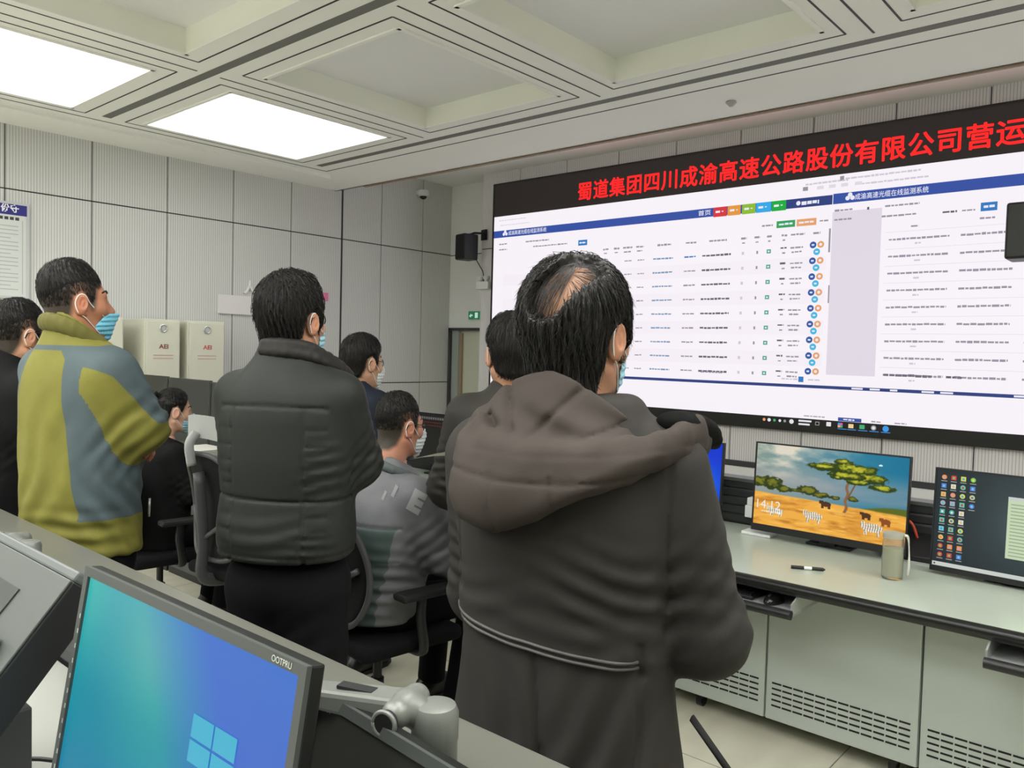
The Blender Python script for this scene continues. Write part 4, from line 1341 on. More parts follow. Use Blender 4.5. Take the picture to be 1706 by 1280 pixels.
near_monitor((0.604, 0.853, 1.162), -94.2, 11.6, 0.52, 0.30, 'near black monitor switched off at the bottom centre', off_pic, 0.016, 0.014, 0.045)
# stands of the two near monitors reach down to the worktop
for par, z in ((mo, None),):
    Mi = pmat(par)
    base = Mi.translation
    MB().box((base.x + 0.06, base.y - 0.03, ZN + 0.012), (base.x + 0.085, base.y + 0.03, base.z + 0.16)).box((base.x - 0.03, base.y - 0.11, ZN + 0.0005), (base.x + 0.15, base.y + 0.11, ZN + 0.012)).build('stand', M_BLACK, par, world=True, bevel=0.003)

M_ARM = mat('arm_silver', (0.19, 0.20, 0.183), 0.4, metal=0.35)
def monitor_arm(post, z0, ztop, knob, tip, label):
    """silver articulated arm clamped to the slatted riser: thick post, knuckle, tapering arm"""
    o = thing('screen_mount', label, 'monitor arm', (post[0], post[1], z0))
    p = np.array(post)
    MB().lathe([(0.026, z0), (0.028, z0 + 0.004), (0.028, ztop - 0.045), (0.029, ztop - 0.043), (0.029, ztop - 0.012), (0.025, ztop - 0.003), (0.018, ztop)], (p[0], p[1], 0)).build('post', M_ARM, o, world=True, smooth=35)
    MB().box((p[0], p[1] - 0.03, z0 - 0.02), (0.724, p[1] + 0.03, z0 + 0.05)).build('clamp', M_ARM, o, world=True, bevel=0.004)
    k = np.array(knob)
    t = np.array(tip)
    d = t - k
    L = np.linalg.norm(d[:2])
    e = np.array([d[0], d[1], 0]) / L
    s = np.array([-e[1], e[0], 0])
    # knuckle body between post and arm
    V, F = polygonise(lambda P: smin(cap(P, (p[0], p[1], ztop - 0.03), tuple(k), 0.021, 0.018), cap(P, tuple(k - s * 0.025), tuple(k + s * 0.025), 0.0175), 0.01), np.minimum(p[:3] if len(p) > 2 else np.array([p[0], p[1], ztop]), k) - 0.07, np.maximum(np.array([p[0], p[1], ztop]), k) + 0.07, 0.003)
    link_mesh('knuckle', V, F, M_ARM, None, o, True, world=True)
    pr = [(0.0, -0.02), (L, -0.012), (L, 0.010), (0.0, 0.022)]
    dz = d[2] / L
    mb = MB()
    for w0, w1, a, b in ((0.024, 0.018, 0.0, 1.0),):
        V = []
        for u, wd_ in ((0, w0), (L, w1)):
            c = k + e * u + np.array([0, 0, dz * u])
            for sg, zz in ((-1, -0.022), (1, -0.022), (1, 0.014), (-1, 0.014)):
                V.append(c + s * sg * wd_ + np.array([0, 0, zz * (1 - 0.4 * u / L)]))
        mb.add(V, [(0, 1, 2, 3)[::-1], (4, 5, 6, 7), (0, 4, 5, 1)[::-1] if False else (0, 1, 5, 4), (1, 2, 6, 5), (2, 3, 7, 6), (3, 0, 4, 7)])
    mb.build('arm', M_ARM, o, world=True, bevel=0.006)
    c = k + e * 0.07
    c = c + np.array([0, 0, dz * 0.07 + 0.0125])
    MB().obox(c, e * 0.025, s * 0.008, (0, 0, 0.002)).build('cable_slot', M_BLACK_M, o, world=True)
    sgn = -1 if (s @ np.array([1, 0, 0])) > 0 else 1
    c0 = k + s * sgn * 0.0435
    mb = MB().cyl(c0, c0 + s * sgn * 0.012, 0.013, n=20)
    mb.build('bolt', M_BLACK, o, world=True, smooth=40)
    mb = MB()
    n = 20
    ez = np.array([0, 0, 1.0])
    mb.tube([c0 + s * sgn * 0.010 + e * 0.014 * math.cos(2 * math.pi * i / n) + ez * 0.014 * math.sin(2 * math.pi * i / n) for i in range(n + 1)], 0.003, 6)
    mb.build('bolt_ring', M_ARM, o, world=True, smooth=True)
    return o
monitor_arm((0.662, 0.690), 1.00, 1.172, (0.640, 0.718, 1.166), (0.585, 0.87, 1.158), 'silver monitor arm behind the switched off near monitor')
monitor_arm((0.655, 2.08), 0.98, 1.125, (0.64, 2.13, 1.118), (0.56, 2.40, 1.115), 'silver monitor arm at the left picture edge')

# sloped grey terminal at the lower left
o = thing('sloped_terminal', 'sloped grey desk terminal with dark screen at the lower left edge', 'terminal', (0.35, 1.4, ZN))
A = np.array([0.442, 1.221, 1.254])
dn = np.array([-0.091, 0, -0.111])
dn = dn / np.linalg.norm(dn)
nb = np.array([0.63, 0, -0.776]); nb = np.array([-dn[2], 0, dn[0]]); nb = -nb if nb[2] > 0 else nb
Wd, Hd, Th = 0.46, 0.34, 0.055
ey_ = np.array([0, 1, 0])
c = A + dn * Hd / 2 + ey_ * Wd / 2
bt = MB().obox(c + nb * (0.002 + Th / 2), dn * (Hd / 2), ey_ * (Wd / 2), nb * (Th / 2))
bt.build('housing', mat('terminal_dark', (0.012, 0.013, 0.014), 0.5), o, world=True, bevel=0.003)
MB().obox(c, dn * (Hd / 2 - 0.001), ey_ * (Wd / 2 - 0.001), nb * 0.002).build('face_plate', mat('terminal_face', (0.072, 0.080, 0.076), 0.36, noise=(3, 0.06)), o, world=True, bevel=0.0015)
MB().obox(c - dn * (Hd / 2 + 0.007) + nb * 0.012, dn * 0.008, ey_ * (Wd / 2), nb * 0.012).build('top_rim', mat('terminal_rim', (0.10, 0.11, 0.11), 0.4), o, world=True, bevel=0.004)
MB().obox(c - nb * 0.003 + ey_ * 0.10 - dn * 0.04, dn * 0.085, ey_ * 0.21, nb * 0.0015).build('screen', mat('terminal_screen', (0.035, 0.04, 0.038), 0.25), o, world=True)
b0 = A + dn * 0.30 + nb * 0.06
MB().box((0.34, 1.35, ZN + 0.012), (0.432, 1.56, 1.03)).build('stand', M_DARK, o, world=True, bevel=0.003)
MB().prism([(0.16, 0.0), (0.475, 0.0), (0.475, 0.012), (0.16, 0.012)], (0, 1.31, ZN + 0.0005), (1, 0, 0), (0, 0, 1), (0, 0.30, 0)).build('base', M_DARK, o, world=True, bevel=0.003)
o = thing('key_fob', 'black key fob with a silver tip resting on the sloped grey terminal', 'key fob', tuple(A + dn * 0.122 + ey_ * 0.075 - nb * 0.004))
kc = A + dn * 0.125 + ey_ * 0.075 - nb * 0.012
mb = MB().obox(kc, dn * 0.014, ey_ * 0.026, nb * 0.0085)
mb.build('shell', M_BLACK, o, world=True, bevel=0.005)
MB().obox(kc - ey_ * 0.029 - nb * 0.001, dn * 0.004, ey_ * 0.004, nb * 0.004).obox(kc + dn * 0.016 + ey_ * 0.02, dn * 0.003, ey_ * 0.006, nb * 0.004).build('metal_tip', M_SILVER, o, world=True)
for i, (pts, lab) in enumerate((([(0.33, 1.56, ZN + 0.006), (0.42, 1.44, ZN + 0.02), (0.50, 1.30, ZN + 0.012), (0.57, 1.10, ZN + 0.006), (0.60, 0.9, ZN + 0.006)], 'black cable curving over the near worktop beside the blue monitor'),
                               ([(0.44, 1.66, ZN + 0.006), (0.52, 1.52, ZN + 0.03), (0.58, 1.34, ZN + 0.02), (0.62, 1.12, ZN + 0.006)], 'thin black cable on the near worktop close to the ledge'),
                               ([(0.28, 1.60, ZN + 0.005), (0.38, 1.50, ZN + 0.01), (0.46, 1.35, ZN + 0.006), (0.50, 1.2, ZN + 0.005)], 'thin black cable on the near worktop under the sloped terminal'))):
    o = thing('cable', lab, 'cable', pts[0])
    MB().tube(smooth_pts(pts), 0.004, 8).build('cable', M_BLACK, o, world=True, smooth=True)

# ------------------------------------------------------------------ people: shared anatomy
SKIN = srgb(196, 146, 116)
M_HAIR = mat('hair_black', (0.010, 0.009, 0.008), 0.55, spec=0.35, noise=(30, 0.4))
M_MASK = mat('mask_blue', srgb(150, 196, 212), 0.8, noise=(20, 0.08))
M_MASK_W = mat('mask_white', srgb(205, 212, 212), 0.8, noise=(20, 0.05))
M_LOOP = mat('ear_loop', (0.75, 0.74, 0.72), 0.7)
M_GLASS_FR = mat('glasses_frame', (0.012, 0.012, 0.012), 0.3)
M_LENS = mat('glasses_lens', (0.9, 0.92, 0.92), 0.05, trans=0.95, ior=1.1)
M_EYE = mat('eye_white', (0.72, 0.70, 0.67), 0.3)
M_IRIS = mat('eye_iris', (0.02, 0.014, 0.01), 0.2)
M_SHOE = mat('shoe_leather', (0.012, 0.012, 0.012), 0.35, bump=(60, 0.2))
M_SOLE = mat('shoe_sole', (0.02, 0.02, 0.02), 0.7)
M_TROUSER = mat('trouser_black', (0.0065, 0.0065, 0.0075), 0.9, bump=(220, 0.25), spec=0.12)

def skin_mat(name, c, shade):
    """skin; attribute 'tint' runs from cropped hair shadow (0) over skin (0.5) to redder skin (1)"""
    return attr_mat(name, 'tint', [shade, tuple(0.55 * a + 0.45 * b for a, b in zip(shade, c)), c, (min(1, c[0] * 1.02), c[1] * 0.72, c[2] * 0.68)],
                    [0.0, 0.25, 0.5, 1.0], rough=0.5, smooth=True, bump=(260, 0.15, 0.0006), spec=0.4)

def skull(P):
    d = ell(P, (-0.010, 0, 0.036), (0.093, 0.078, 0.092))
    d = smin(d, ell(P, (0.026, 0, -0.028), (0.066, 0.062, 0.088)), 0.03)
    d = smin(d, ell(P, (0.030, 0, -0.076), (0.050, 0.050, 0.036)), 0.025)
    return d

def head_sdf(P, neck=0.06, base=(-0.055, 0, -0.22)):
    d = skull(P)
    ay = np.abs(P[:, 1])
    Q = np.stack([P[:, 0], ay, P[:, 2]], 1)
    d = smin(d, cap(Q, (0.082, 0.0, 0.026), (0.070, 0.040, 0.024), 0.013), 0.018)           # brow
    d = smin(d, ell(Q, (0.052, 0.045, -0.022), (0.030, 0.026, 0.026)), 0.025)               # cheek
    d = smin(d, cap(Q, (0.074, 0.0, -0.098), (0.068, 0.014, -0.098), 0.016), 0.02)          # chin
    d = smin(d, cap(Q, (-0.005, 0.056, -0.055), (0.055, 0.030, -0.095), 0.014), 0.025)      # jaw line
    d = smax(d, -ell(Q, (0.094, 0.031, 0.004), (0.020, 0.019, 0.013)), 0.012)               # eye socket
    d = smin(d, ell(Q, (0.0735, 0.031, 0.004), (0.013, 0.015, 0.0125)), 0.004)              # lids
    d = smin(d, cap(Q, (0.084, 0, 0.016), (0.108, 0, -0.028), 0.0075, 0.0125), 0.014)       # nose
    d = smin(d, ell(Q, (0.098, 0.012, -0.032), (0.012, 0.009, 0.009)), 0.006)
    d = smax(d, -ell(Q, (0.103, 0.007, -0.042), (0.006, 0.0045, 0.005)), 0.004)
    d = smin(d, cap(Q, (0.089, 0, -0.056), (0.074, 0.022, -0.060), 0.0075, 0.004), 0.006)   # lips
    d = smin(d, cap(Q, (0.088, 0, -0.069), (0.075, 0.019, -0.066), 0.008, 0.004), 0.006)
    mid = tuple(0.55 * a + 0.45 * b for a, b in zip((-0.022, 0, -0.05), base))
    d = smin(d, chain(P, [(-0.022, 0, -0.05), mid, base], [neck - 0.002, neck - 0.004, neck - 0.002], 0.02), 0.03)
    # ears
    R = rot(math.radians(24), math.radians(-12), 0)
    e = ell(Q, (-0.006, 0.083, -0.006), (0.020, 0.0085, 0.034), R)
    e = smax(e, -ell(Q, (-0.001, 0.093, 0.001), (0.012, 0.007, 0.020), R), 0.004)
    e = smin(e, ell(Q, (0.004, 0.078, -0.032), (0.009, 0.006, 0.010)), 0.006)
    e = smin(e, ell(Q, (-0.002, 0.086, -0.004), (0.004, 0.004, 0.013), R), 0.004)
    return smin(d, e, 0.008)

STYLES = {
    # side outline of the hair (x forward, z up) and its thickness at the sides / on top / at the back
    'crop': ([(0.088, 0.084), (0.066, 0.062), (0.046, 0.062), (0.020, 0.064), (-0.03, 0.055), (-0.06, 0.035), (-0.085, 0.015), (-0.2, 0.0), (-0.2, 0.25), (0.10, 0.25)], (0.004, 0.016, 0.006)),
    'fade': ([(0.088, 0.086), (0.060, 0.050), (0.046, 0.045), (0.040, 0.0), (0.030, -0.022), (0.019, 0.016), (0.004, 0.038), (-0.026, 0.026), (-0.034, -0.03), (-0.052, -0.066), (-0.08, -0.085), (-0.2, -0.08), (-0.2, 0.25), (0.10, 0.25)], (0, 0, 0)),
    'short': ([(0.090, 0.078), (0.066, 0.046), (0.050, 0.04), (0.044, -0.002), (0.030, -0.026), (0.018, 0.014), (0.004, 0.036), (-0.027, 0.024), (-0.034, -0.03), (-0.05, -0.062), (-0.08, -0.076), (-0.2, -0.07), (-0.2, 0.25), (0.10, 0.25)], (0.010, 0.024, 0.014)),
    'full': ([(0.098, 0.070), (0.074, 0.030), (0.056, 0.02), (0.050, -0.015), (0.034, -0.032), (0.020, 0.006), (0.004, 0.028), (-0.028, 0.016), (-0.036, -0.045), (-0.05, -0.080), (-0.08, -0.095), (-0.2, -0.09), (-0.2, 0.25), (0.11, 0.25)], (0.013, 0.022, 0.018)),
    'long': ([(0.100, 0.066), (0.078, 0.020), (0.058, 0.01), (0.052, -0.02), (0.036, -0.036), (0.020, 0.0), (0.004, 0.022), (-0.020, 0.010), (-0.032, -0.06), (-0.045, -0.10), (-0.075, -0.128), (-0.2, -0.135), (-0.2, 0.25), (0.11, 0.25)], (0.016, 0.022, 0.024)),
    'tied': ([(0.078, 0.092), (0.060, 0.055), (0.046, 0.03), (0.036, 0.0), (0.026, -0.01), (0.016, 0.018), (0.002, 0.036), (-0.024, 0.026), (-0.034, -0.03), (-0.05, -0.07), (-0.08, -0.088), (-0.2, -0.08), (-0.2, 0.25), (0.09, 0.25)], (0.008, 0.012, 0.010)),
}

def hair_fn(style, extra=None):
    poly, (ts, tt, tb) = STYLES[style]
    taper = 0.07 if style == 'crop' else 0.016
    def fn(P):
        x, y, z = P[:, 0], P[:, 1], P[:, 2]
        n = P - np.array((-0.014, 0, 0.03), dtype=P.dtype)
        n = n / (np.linalg.norm(n, axis=1, keepdims=True) + 1e-6)
        top = np.clip(n[:, 2] * 1.25 - 0.1, 0, 1) ** 1.2
        back = np.clip(-n[:, 0], 0, 1) ** 2 * (1 - top)
        side = np.clip(1 - top - back, 0, 1)
        t = tt * top + tb * back + ts * side
        pl = poly2(x.astype(np.float64), z.astype(np.float64), poly).astype(P.dtype)
        t = t * np.clip(-pl / taper, 0.10, 1)
        base = smin(skull(P), chain(P, [(-0.022, 0, -0.05), (-0.034, 0, -0.13), (-0.055, 0, -0.22)], [0.058, 0.057, 0.07], 0.02), 0.03)
        ph = np.arctan2(y, x + 0.03)
        lock = 0.0022 * np.sin(ph * 34 + z * 60 + 2 * np.sin(z * 40 + ph * 5)) + 0.0016 * np.sin(ph * 61 - z * 33)
        d = base - t - lock * np.clip(t / 0.016, 0.25, 1.3)
        d = smax(d, pl + lock * 1.6, 0.008)
        if extra:
            d = extra(P, d)
        return d
    return fn

def strands(fn, V, whorl, n, L, w, seed, lift=0.0015, bare=None, sweep=None, wild=0.14):
    """fine tapering hairs that start on the hair surface and run away from the whorl"""
    r = np.random.default_rng(seed)
    P = V[r.integers(0, len(V), n)] + r.normal(0, 0.002, (n, 3))
    if bare is not None:
        P = P[bare(P, r)]
    n = len(P)
    Ls = L * r.uniform(0.6, 1.25, n)
    K = 6
    pts = []
    p = P.copy()
    jit = r.normal(0, wild, (n, 3))
    for k in range(K):
        g = grad(fn, p, 0.003)
        p = p - (fn(p) - lift - 0.0015 * r.random(n))[:, None] * g if k < K - 1 else p
        pts.append(p.copy())
        a = p - np.array(whorl)
        t = a + jit * 0.05
        if sweep is not None:
            t = sweep(p, t)
        t = t - (t * g).sum(1, keepdims=True) * g
        t /= np.linalg.norm(t, axis=1, keepdims=True) + 1e-9
        t = t + jit * 0.35
        p = p + t * (Ls / (K - 1))[:, None]
    pts = np.stack(pts, 1)
    step = np.linalg.norm(np.diff(pts, axis=1), axis=2).max(1)
    ok = (step < 1.7 * Ls / (K - 1) + 0.003) & (np.abs(fn(pts.reshape(-1, 3))).reshape(n, K).max(1) < 0.02)
    pts, n = pts[ok], int(ok.sum())
    g0 = grad(fn, pts[:, 2], 0.003)
    tt = pts[:, -1] - pts[:, 0]
    s = np.cross(tt, g0)
    s /= np.linalg.norm(s, axis=1, keepdims=True) + 1e-9
    ww = (w * np.array([0.6, 1.0, 1.0, 0.85, 0.6, 0.12]))[None, :, None]
    A = pts + s[:, None, :] * ww
    B = pts - s[:, None, :] * ww
    C = pts + g0[:, None, :] * ww
    VV = np.stack([A, B, C], 2).reshape(-1, 3)
    base = (np.arange(n) * K * 3)[:, None]
    Fs = []
    for k in range(K - 1):
        o = k * 3
        for a, b in ((0, 1), (1, 2), (2, 0)):
            Fs.append(np.stack([base[:, 0] + o + a, base[:, 0] + o + b, base[:, 0] + o + 3 + b, base[:, 0] + o + 3 + a], 1))
    return VV, np.concatenate(Fs)

def hand_mesh(curl=0.5, h=0.003):
    """right hand, palm down: fingers along +x, thumb towards +y, back of the hand up; wrist at the origin"""
    def fn(P):
        d = rbox(P, (0.050, 0.0, 0.0), (0.048, 0.041, 0.0145), 0.014)
        d = smin(d, cap(P, (-0.04, 0, 0.0), (0.01, 0, 0), 0.026, 0.026), 0.03)
        for i, (y, L) in enumerate(((0.031, 0.072), (0.0105, 0.080), (-0.0105, 0.074), (-0.030, 0.057))):
            c = curl * (1 + 0.12 * i)
            p0 = np.array((0.090 - 0.004 * abs(i - 1), y, 0.002))
            a1, a2, a3 = c * 0.7, c * 1.6, c * 2.3
            sp = (y * 1.2)
            def st(p, a, l):
                return p + l * np.array((math.cos(a), sp * 0.8, -math.sin(a)))
            p1 = st(p0, a1, L * 0.45)
            p2 = st(p1, a2, L * 0.32)
            p3 = st(p2, a3, L * 0.25)
            d = smin(d, chain(P, [p0 - np.array((0.02, 0, 0)), p0, p1, p2, p3], [0.0095, 0.0098, 0.0088, 0.0078, 0.0066], 0.004), 0.005)
        d = smin(d, chain(P, [(0.022, 0.030, -0.004), (0.050, 0.056, -0.012), (0.076, 0.063, -0.020), (0.096, 0.060, -0.026)], [0.016, 0.0125, 0.0105, 0.008], 0.006), 0.010)
        return d
    return polygonise(fn, (-0.08, -0.07, -0.11), (0.20, 0.09, 0.05), h)

def limb_frame(wrist, direction, up):
    x = np.array(direction, float)
    x /= np.linalg.norm(x)
    z = np.array(up, float)
    z = z - x * (z @ x)
    z /= np.linalg.norm(z)
    return np.stack([x, np.cross(z, x), z], 1), np.array(wrist, float)

def build_head(par, o, hands=(), torso=None):
    """body (head, neck, hands), hair, eyes, brows, mask, glasses; o: hc centre, yaw, pitch, roll, s size, ..."""
    hc, s = np.array(o['hc'], float), o.get('s', 1.0)
    R = rot(math.radians(o.get('yaw', 0)), math.radians(o.get('pitch', 0)), math.radians(o.get('roll', 0)))
    def T(V):
        return (np.asarray(V) * s) @ R.T + hc
    nk = o.get('neck', 0.060)
    nb = R.T @ (np.array((o.get('nx', -0.012), 0.0, hc[2] - 0.22 * s)) - hc) / s      # the neck ends in the collar
    f = lambda P: head_sdf(P, nk, tuple(nb))
    h = o.get('h', 0.0032)
    V, F = polygonise(f, (-0.15, -0.115, -0.25), (0.14, 0.115, 0.16), h)
    poly, _ = STYLES['fade' if o['style'] == 'crop' else o['style']]
    pl = poly2(V[:, 0], V[:, 2], poly)
    tint = 0.5 + 0.22 * np.exp(-((np.abs(V[:, 1]) - 0.084) / 0.012) ** 2 - ((V[:, 0] + 0.006) / 0.02) ** 2) + 0.3 * np.exp(-((V[:, 0] - 0.084) / 0.012) ** 2 - ((V[:, 2] + 0.063) / 0.008) ** 2)
    if o.get('scalp'):
        pl = np.maximum(pl, o['scalp'](V))
    tint = np.where((np.abs(V[:, 1]) < 0.081) | (V[:, 2] > 0.035), np.clip(tint - np.clip(0.5 - (pl + 0.004) / 0.03, 0, 0.5) * o.get('stubble', 1.0), 0, 1), tint)
    Vb, Fb, tb = T(V), F, tint
    if torso is not None:       # trunk and limbs below the clothes, so that the body is whole
        V2, F2 = polygonise(torso, *o['torso_box'], 0.014)
        Fb = np.concatenate([Fb, F2 + len(Vb)])
        Vb = np.concatenate([Vb, V2])
        tb = np.concatenate([tb, np.full(len(V2), 0.5)])
    for (side, wrist, direc, up, curl) in hands:
        V3, F3 = hand_mesh(curl)
        if side == 'L':
            V3 = V3 * np.array([1, -1, 1])
            F3 = F3[:, ::-1]
        Rm, w = limb_frame(wrist, direc, up)
        V3 = V3 @ Rm.T + w
        Fb = np.concatenate([Fb, F3 + len(Vb)])
        Vb = np.concatenate([Vb, V3])
        tb = np.concatenate([tb, np.full(len(V3), 0.62)])
    if o.get('scalp'):
        q = o['scalp'](V)
        tb[:len(V)] = np.where(q > -0.012, 0.40, tb[:len(V)])
    c = o.get('skin', SKIN)
    link_mesh('body', Vb, Fb, skin_mat('skin', c, o.get('shade', tuple(0.25 * v for v in c))), None, par, True, attrs={'tint': tb})
    # hair
    hf = hair_fn(o['style'], o.get('extra'))
    V, F = polygonise(hf, (-0.17, -0.125, -0.20), (0.15, 0.125, 0.19), o.get('hh', 0.0032))
    if o.get('strands'):
        n, L, w = o['strands']
        VS, FS = strands(hf, V, o.get('whorl', (-0.055, 0, 0.16)), n, L, w, o.get('seed', 1), sweep=o.get('sweep'), bare=o.get('bare'), wild=o.get('wild', 0.12))
        F = np.concatenate([F, FS + len(V)])
        V = np.concatenate([V, VS])
    if o.get('thin'):       # sparse hairs combed over the bare crown
        c0, c1, n, L, w = o['thin']
        r = np.random.default_rng(5)
        P = np.array(c0) + (np.array(c1) - np.array(c0)) * r.random((n, 1)) + r.normal(0, 0.022, (n, 3))
        sf = lambda Q: skull(Q) - 0.004
        P = proj(sf, P, 0.0)
        VS, FS = strands(sf, P, o['whorl'], n, L, w, 9, lift=0.003, wild=0.10, sweep=lambda p, t: t + np.array((-0.05, 0.0, 0)) * np.sign(p[:, 1:2] + 0.03))
        F = np.concatenate([F, FS + len(V)])
        V = np.concatenate([V, VS])
    if o['style'] == 'crop':        # clipped sides: very short sparse hairs over the scalp
        r = np.random.default_rng(8)
        fp = STYLES['fade'][0]
        base = lambda Q: skull(Q)
        U = r.normal(size=(9000, 3))
        U = U / np.linalg.norm(U, axis=1, keepdims=True) * 0.11 + np.array((-0.01, 0, 0.02))
        U = proj(base, U, 0.0, 5)
        U = U[(poly2(U[:, 0], U[:, 2], fp) < -0.003 - 0.02 * r.random(len(U)) * (U[:, 2] < 0.0)) & (U[:, 2] < 0.085)]
        VS, FS = strands(base, U, (-0.02, 0, 0.2), len(U), 0.010, 0.00045, 6, lift=0.0012)
        F = np.concatenate([F, FS + len(V)])
        V = np.concatenate([V, VS])
    link_mesh('hair', T(V), F, o.get('hair_mat', M_HAIR), None, par, True)
    ee = (1, -1)
    for sg in ee:
        mb = MB().sphere((0.0715, sg * 0.031, 0.004), 0.0128, 8, 0).sphere((0.0800, sg * 0.0312, 0.004), (0.0048, 0.0058, 0.0058), 6, 1)
        mb.v = [tuple(p) for p in T(mb.v)]
        mb.build('eye', [M_EYE, M_IRIS], par, smooth=True)
        pts = proj(f, np.array([(0.088, sg * 0.012, 0.030), (0.082, sg * 0.030, 0.036), (0.064, sg * 0.052, 0.030)]), 0.001)
        mb = MB().tube(smooth_pts(pts), [0.003, 0.0038] + [0.004] * 9 + [0.0035, 0.001], 6)
        mb.v = [tuple(p) for p in T(mb.v)]
        mb.build('eyebrow', M_HAIR, par, smooth=True)
    if o.get('mask'):
        mo_ = o.get('mask_poly', [(0.135, -0.002), (0.075, -0.012), (0.048, -0.034), (0.040, -0.075), (0.052, -0.118), (0.085, -0.135), (0.14, -0.12)])
        def prox(P):
            d = smin(skull(P), ell(P, (0.070, 0, -0.050), (0.040, 0.040, 0.052)), 0.03)
            d = smin(d, cap(P, (0.074, 0, -0.104), (0.07, 0.0, -0.098), 0.019), 0.02)
            return smin(d, cap(P, (0.088, 0, 0.010), (0.110, 0, -0.034), 0.010, 0.014), 0.025)
        def mfn(P):
            z = P[:, 2]
            pl_ = 0.0012 * np.sin(z * 420) if o.get('pleats', True) else 0
            sh = np.abs(prox(P) - 0.0055 - pl_) - 0.0018
            return smax(sh, poly2(P[:, 0].astype(np.float64), z.astype(np.float64), mo_).astype(P.dtype), 0.002)
        V, F = polygonise(mfn, (0.02, -0.09, -0.15), (0.14, 0.09, 0.03), 0.0026)
        mk = link_mesh('face_mask', T(V), F, o.get('mask_mat', M_MASK), None, par, True)
        a = o.get('loop_ends', ((0.050, -0.034), (0.050, -0.100)))
        for sg in ee:
            pts = [(a[0][0], sg * 0.068, a[0][1]), (0.026, sg * 0.080, (a[0][1] + 0.035) / 2), (0.006, sg * 0.084, 0.024), (-0.012, sg * 0.086, 0.024), (-0.024, sg * 0.086, 0.0), (-0.016, sg * 0.083, -0.03), (0.004, sg * 0.076, -0.044), (0.026, sg * 0.072, -0.07), (a[1][0], sg * 0.052, a[1][1])]
            pp = proj(f, np.array(pts), 0.002, 3)
            pp[3:6] = np.array(pts)[3:6]
            mb = MB().tube(smooth_pts(pp, 4), 0.0016, 6)
            mb.v = [tuple(p) for p in T(mb.v)]
            mb.build('ear_loop', M_LOOP, mk, smooth=True)
    if o.get('glasses'):
        gl = MB()
        for sg in ee:
            rim = [(0.094 - 0.30 * max(0, abs(0.034 + 0.027 * math.cos(t)) - 0.02), sg * (0.034 + 0.027 * math.cos(t)), 0.003 + 0.018 * math.sin(t)) for t in np.linspace(0, 2 * math.pi, 21)]
            gl.tube(rim, 0.0018, 6)
            gl.tube([(0.083, sg * 0.060, 0.010), (0.060, sg * 0.074, 0.012), (0.004, sg * 0.086, 0.018), (-0.014, sg * 0.087, 0.012), (-0.024, sg * 0.086, -0.006)], 0.0020, 6)
        gl.tube([(0.098, 0.008, 0.006), (0.104, 0, 0.010), (0.098, -0.008, 0.006)], 0.0018, 6)
        gl.v = [tuple(p) for p in T(gl.v)]
        go = gl.build('glasses', M_GLASS_FR, par, smooth=True)
        for sg in ee:
            n = 20
            pts = [(0.094 - 0.30 * max(0, abs(0.034 + 0.026 * math.cos(t)) - 0.02), sg * (0.034 + 0.026 * math.cos(t)), 0.003 + 0.017 * math.sin(t)) for t in np.linspace(0, 2 * math.pi, n, endpoint=False)]
            mb = MB().add(pts, [tuple(range(n))])
            mb.v = [tuple(p) for p in T(mb.v)]
            mb.build('lens', M_LENS, go)
    return T, f

def garment(par, name, fn, lo, hi, h, m, attrs=None, parent=None):
    V, F = polygonise(fn, lo, hi, h)
    at = {k: a(V) for k, a in attrs.items()} if attrs else None
    return link_mesh(name, V, F, m, None, parent or par, True, attrs=at)

def seam_tube(par, name, fn, pts, r, m, off=0.001, n=5):
    P = proj(fn, np.array(smooth_pts(pts, n)), off, 5)
    return MB().tube(P, r, 6).build(name, m, par, smooth=True)

def march(fn, P, d, steps=60):
    """pushes points along d until they meet the surface"""
    P = P.copy()
    d = np.array(d, float)
    d /= np.linalg.norm(d)
    for _ in range(steps):
        P += np.clip(fn(P), -0.05, 0.05)[:, None] * d * 0.8
    return P

def cloth_letter(par, name, fn, ch, o, eu, ev, d, size, m, bold=0.04, sub=3):
    """lettering laid on a garment"""
    V, F = text_data(ch, 1.0, bold)
    lo, hi = V.min(0), V.max(0)
    s = size / (hi[1] - lo[1])
    P = np.array(o, float) + np.outer((V[:, 0] - lo[0]) * s, eu) + np.outer((V[:, 1] - lo[1]) * s, ev)
    import bmesh
    bm = bmesh.new()
    vs = [bm.verts.new(p) for p in P]
    for f in F:
        try:
            bm.faces.new([vs[i] for i in f])
        except ValueError:
            pass
    bmesh.ops.triangulate(bm, faces=bm.faces[:])
    for _ in range(sub):
        bmesh.ops.subdivide_edges(bm, edges=[e for e in bm.edges if e.calc_length() > size * 0.12], cuts=1)
        bmesh.ops.triangulate(bm, faces=bm.faces[:])
    bm.verts.index_update()
    Q = np.array([v.co[:] for v in bm.verts])
    Fq = [tuple(v.index for v in f.verts) for f in bm.faces]
    bm.free()
    Q = march(fn, Q, d)
    Q = Q + grad(fn, Q) * 0.003
    return link_mesh(name, Q, Fq, m, None, par, True)

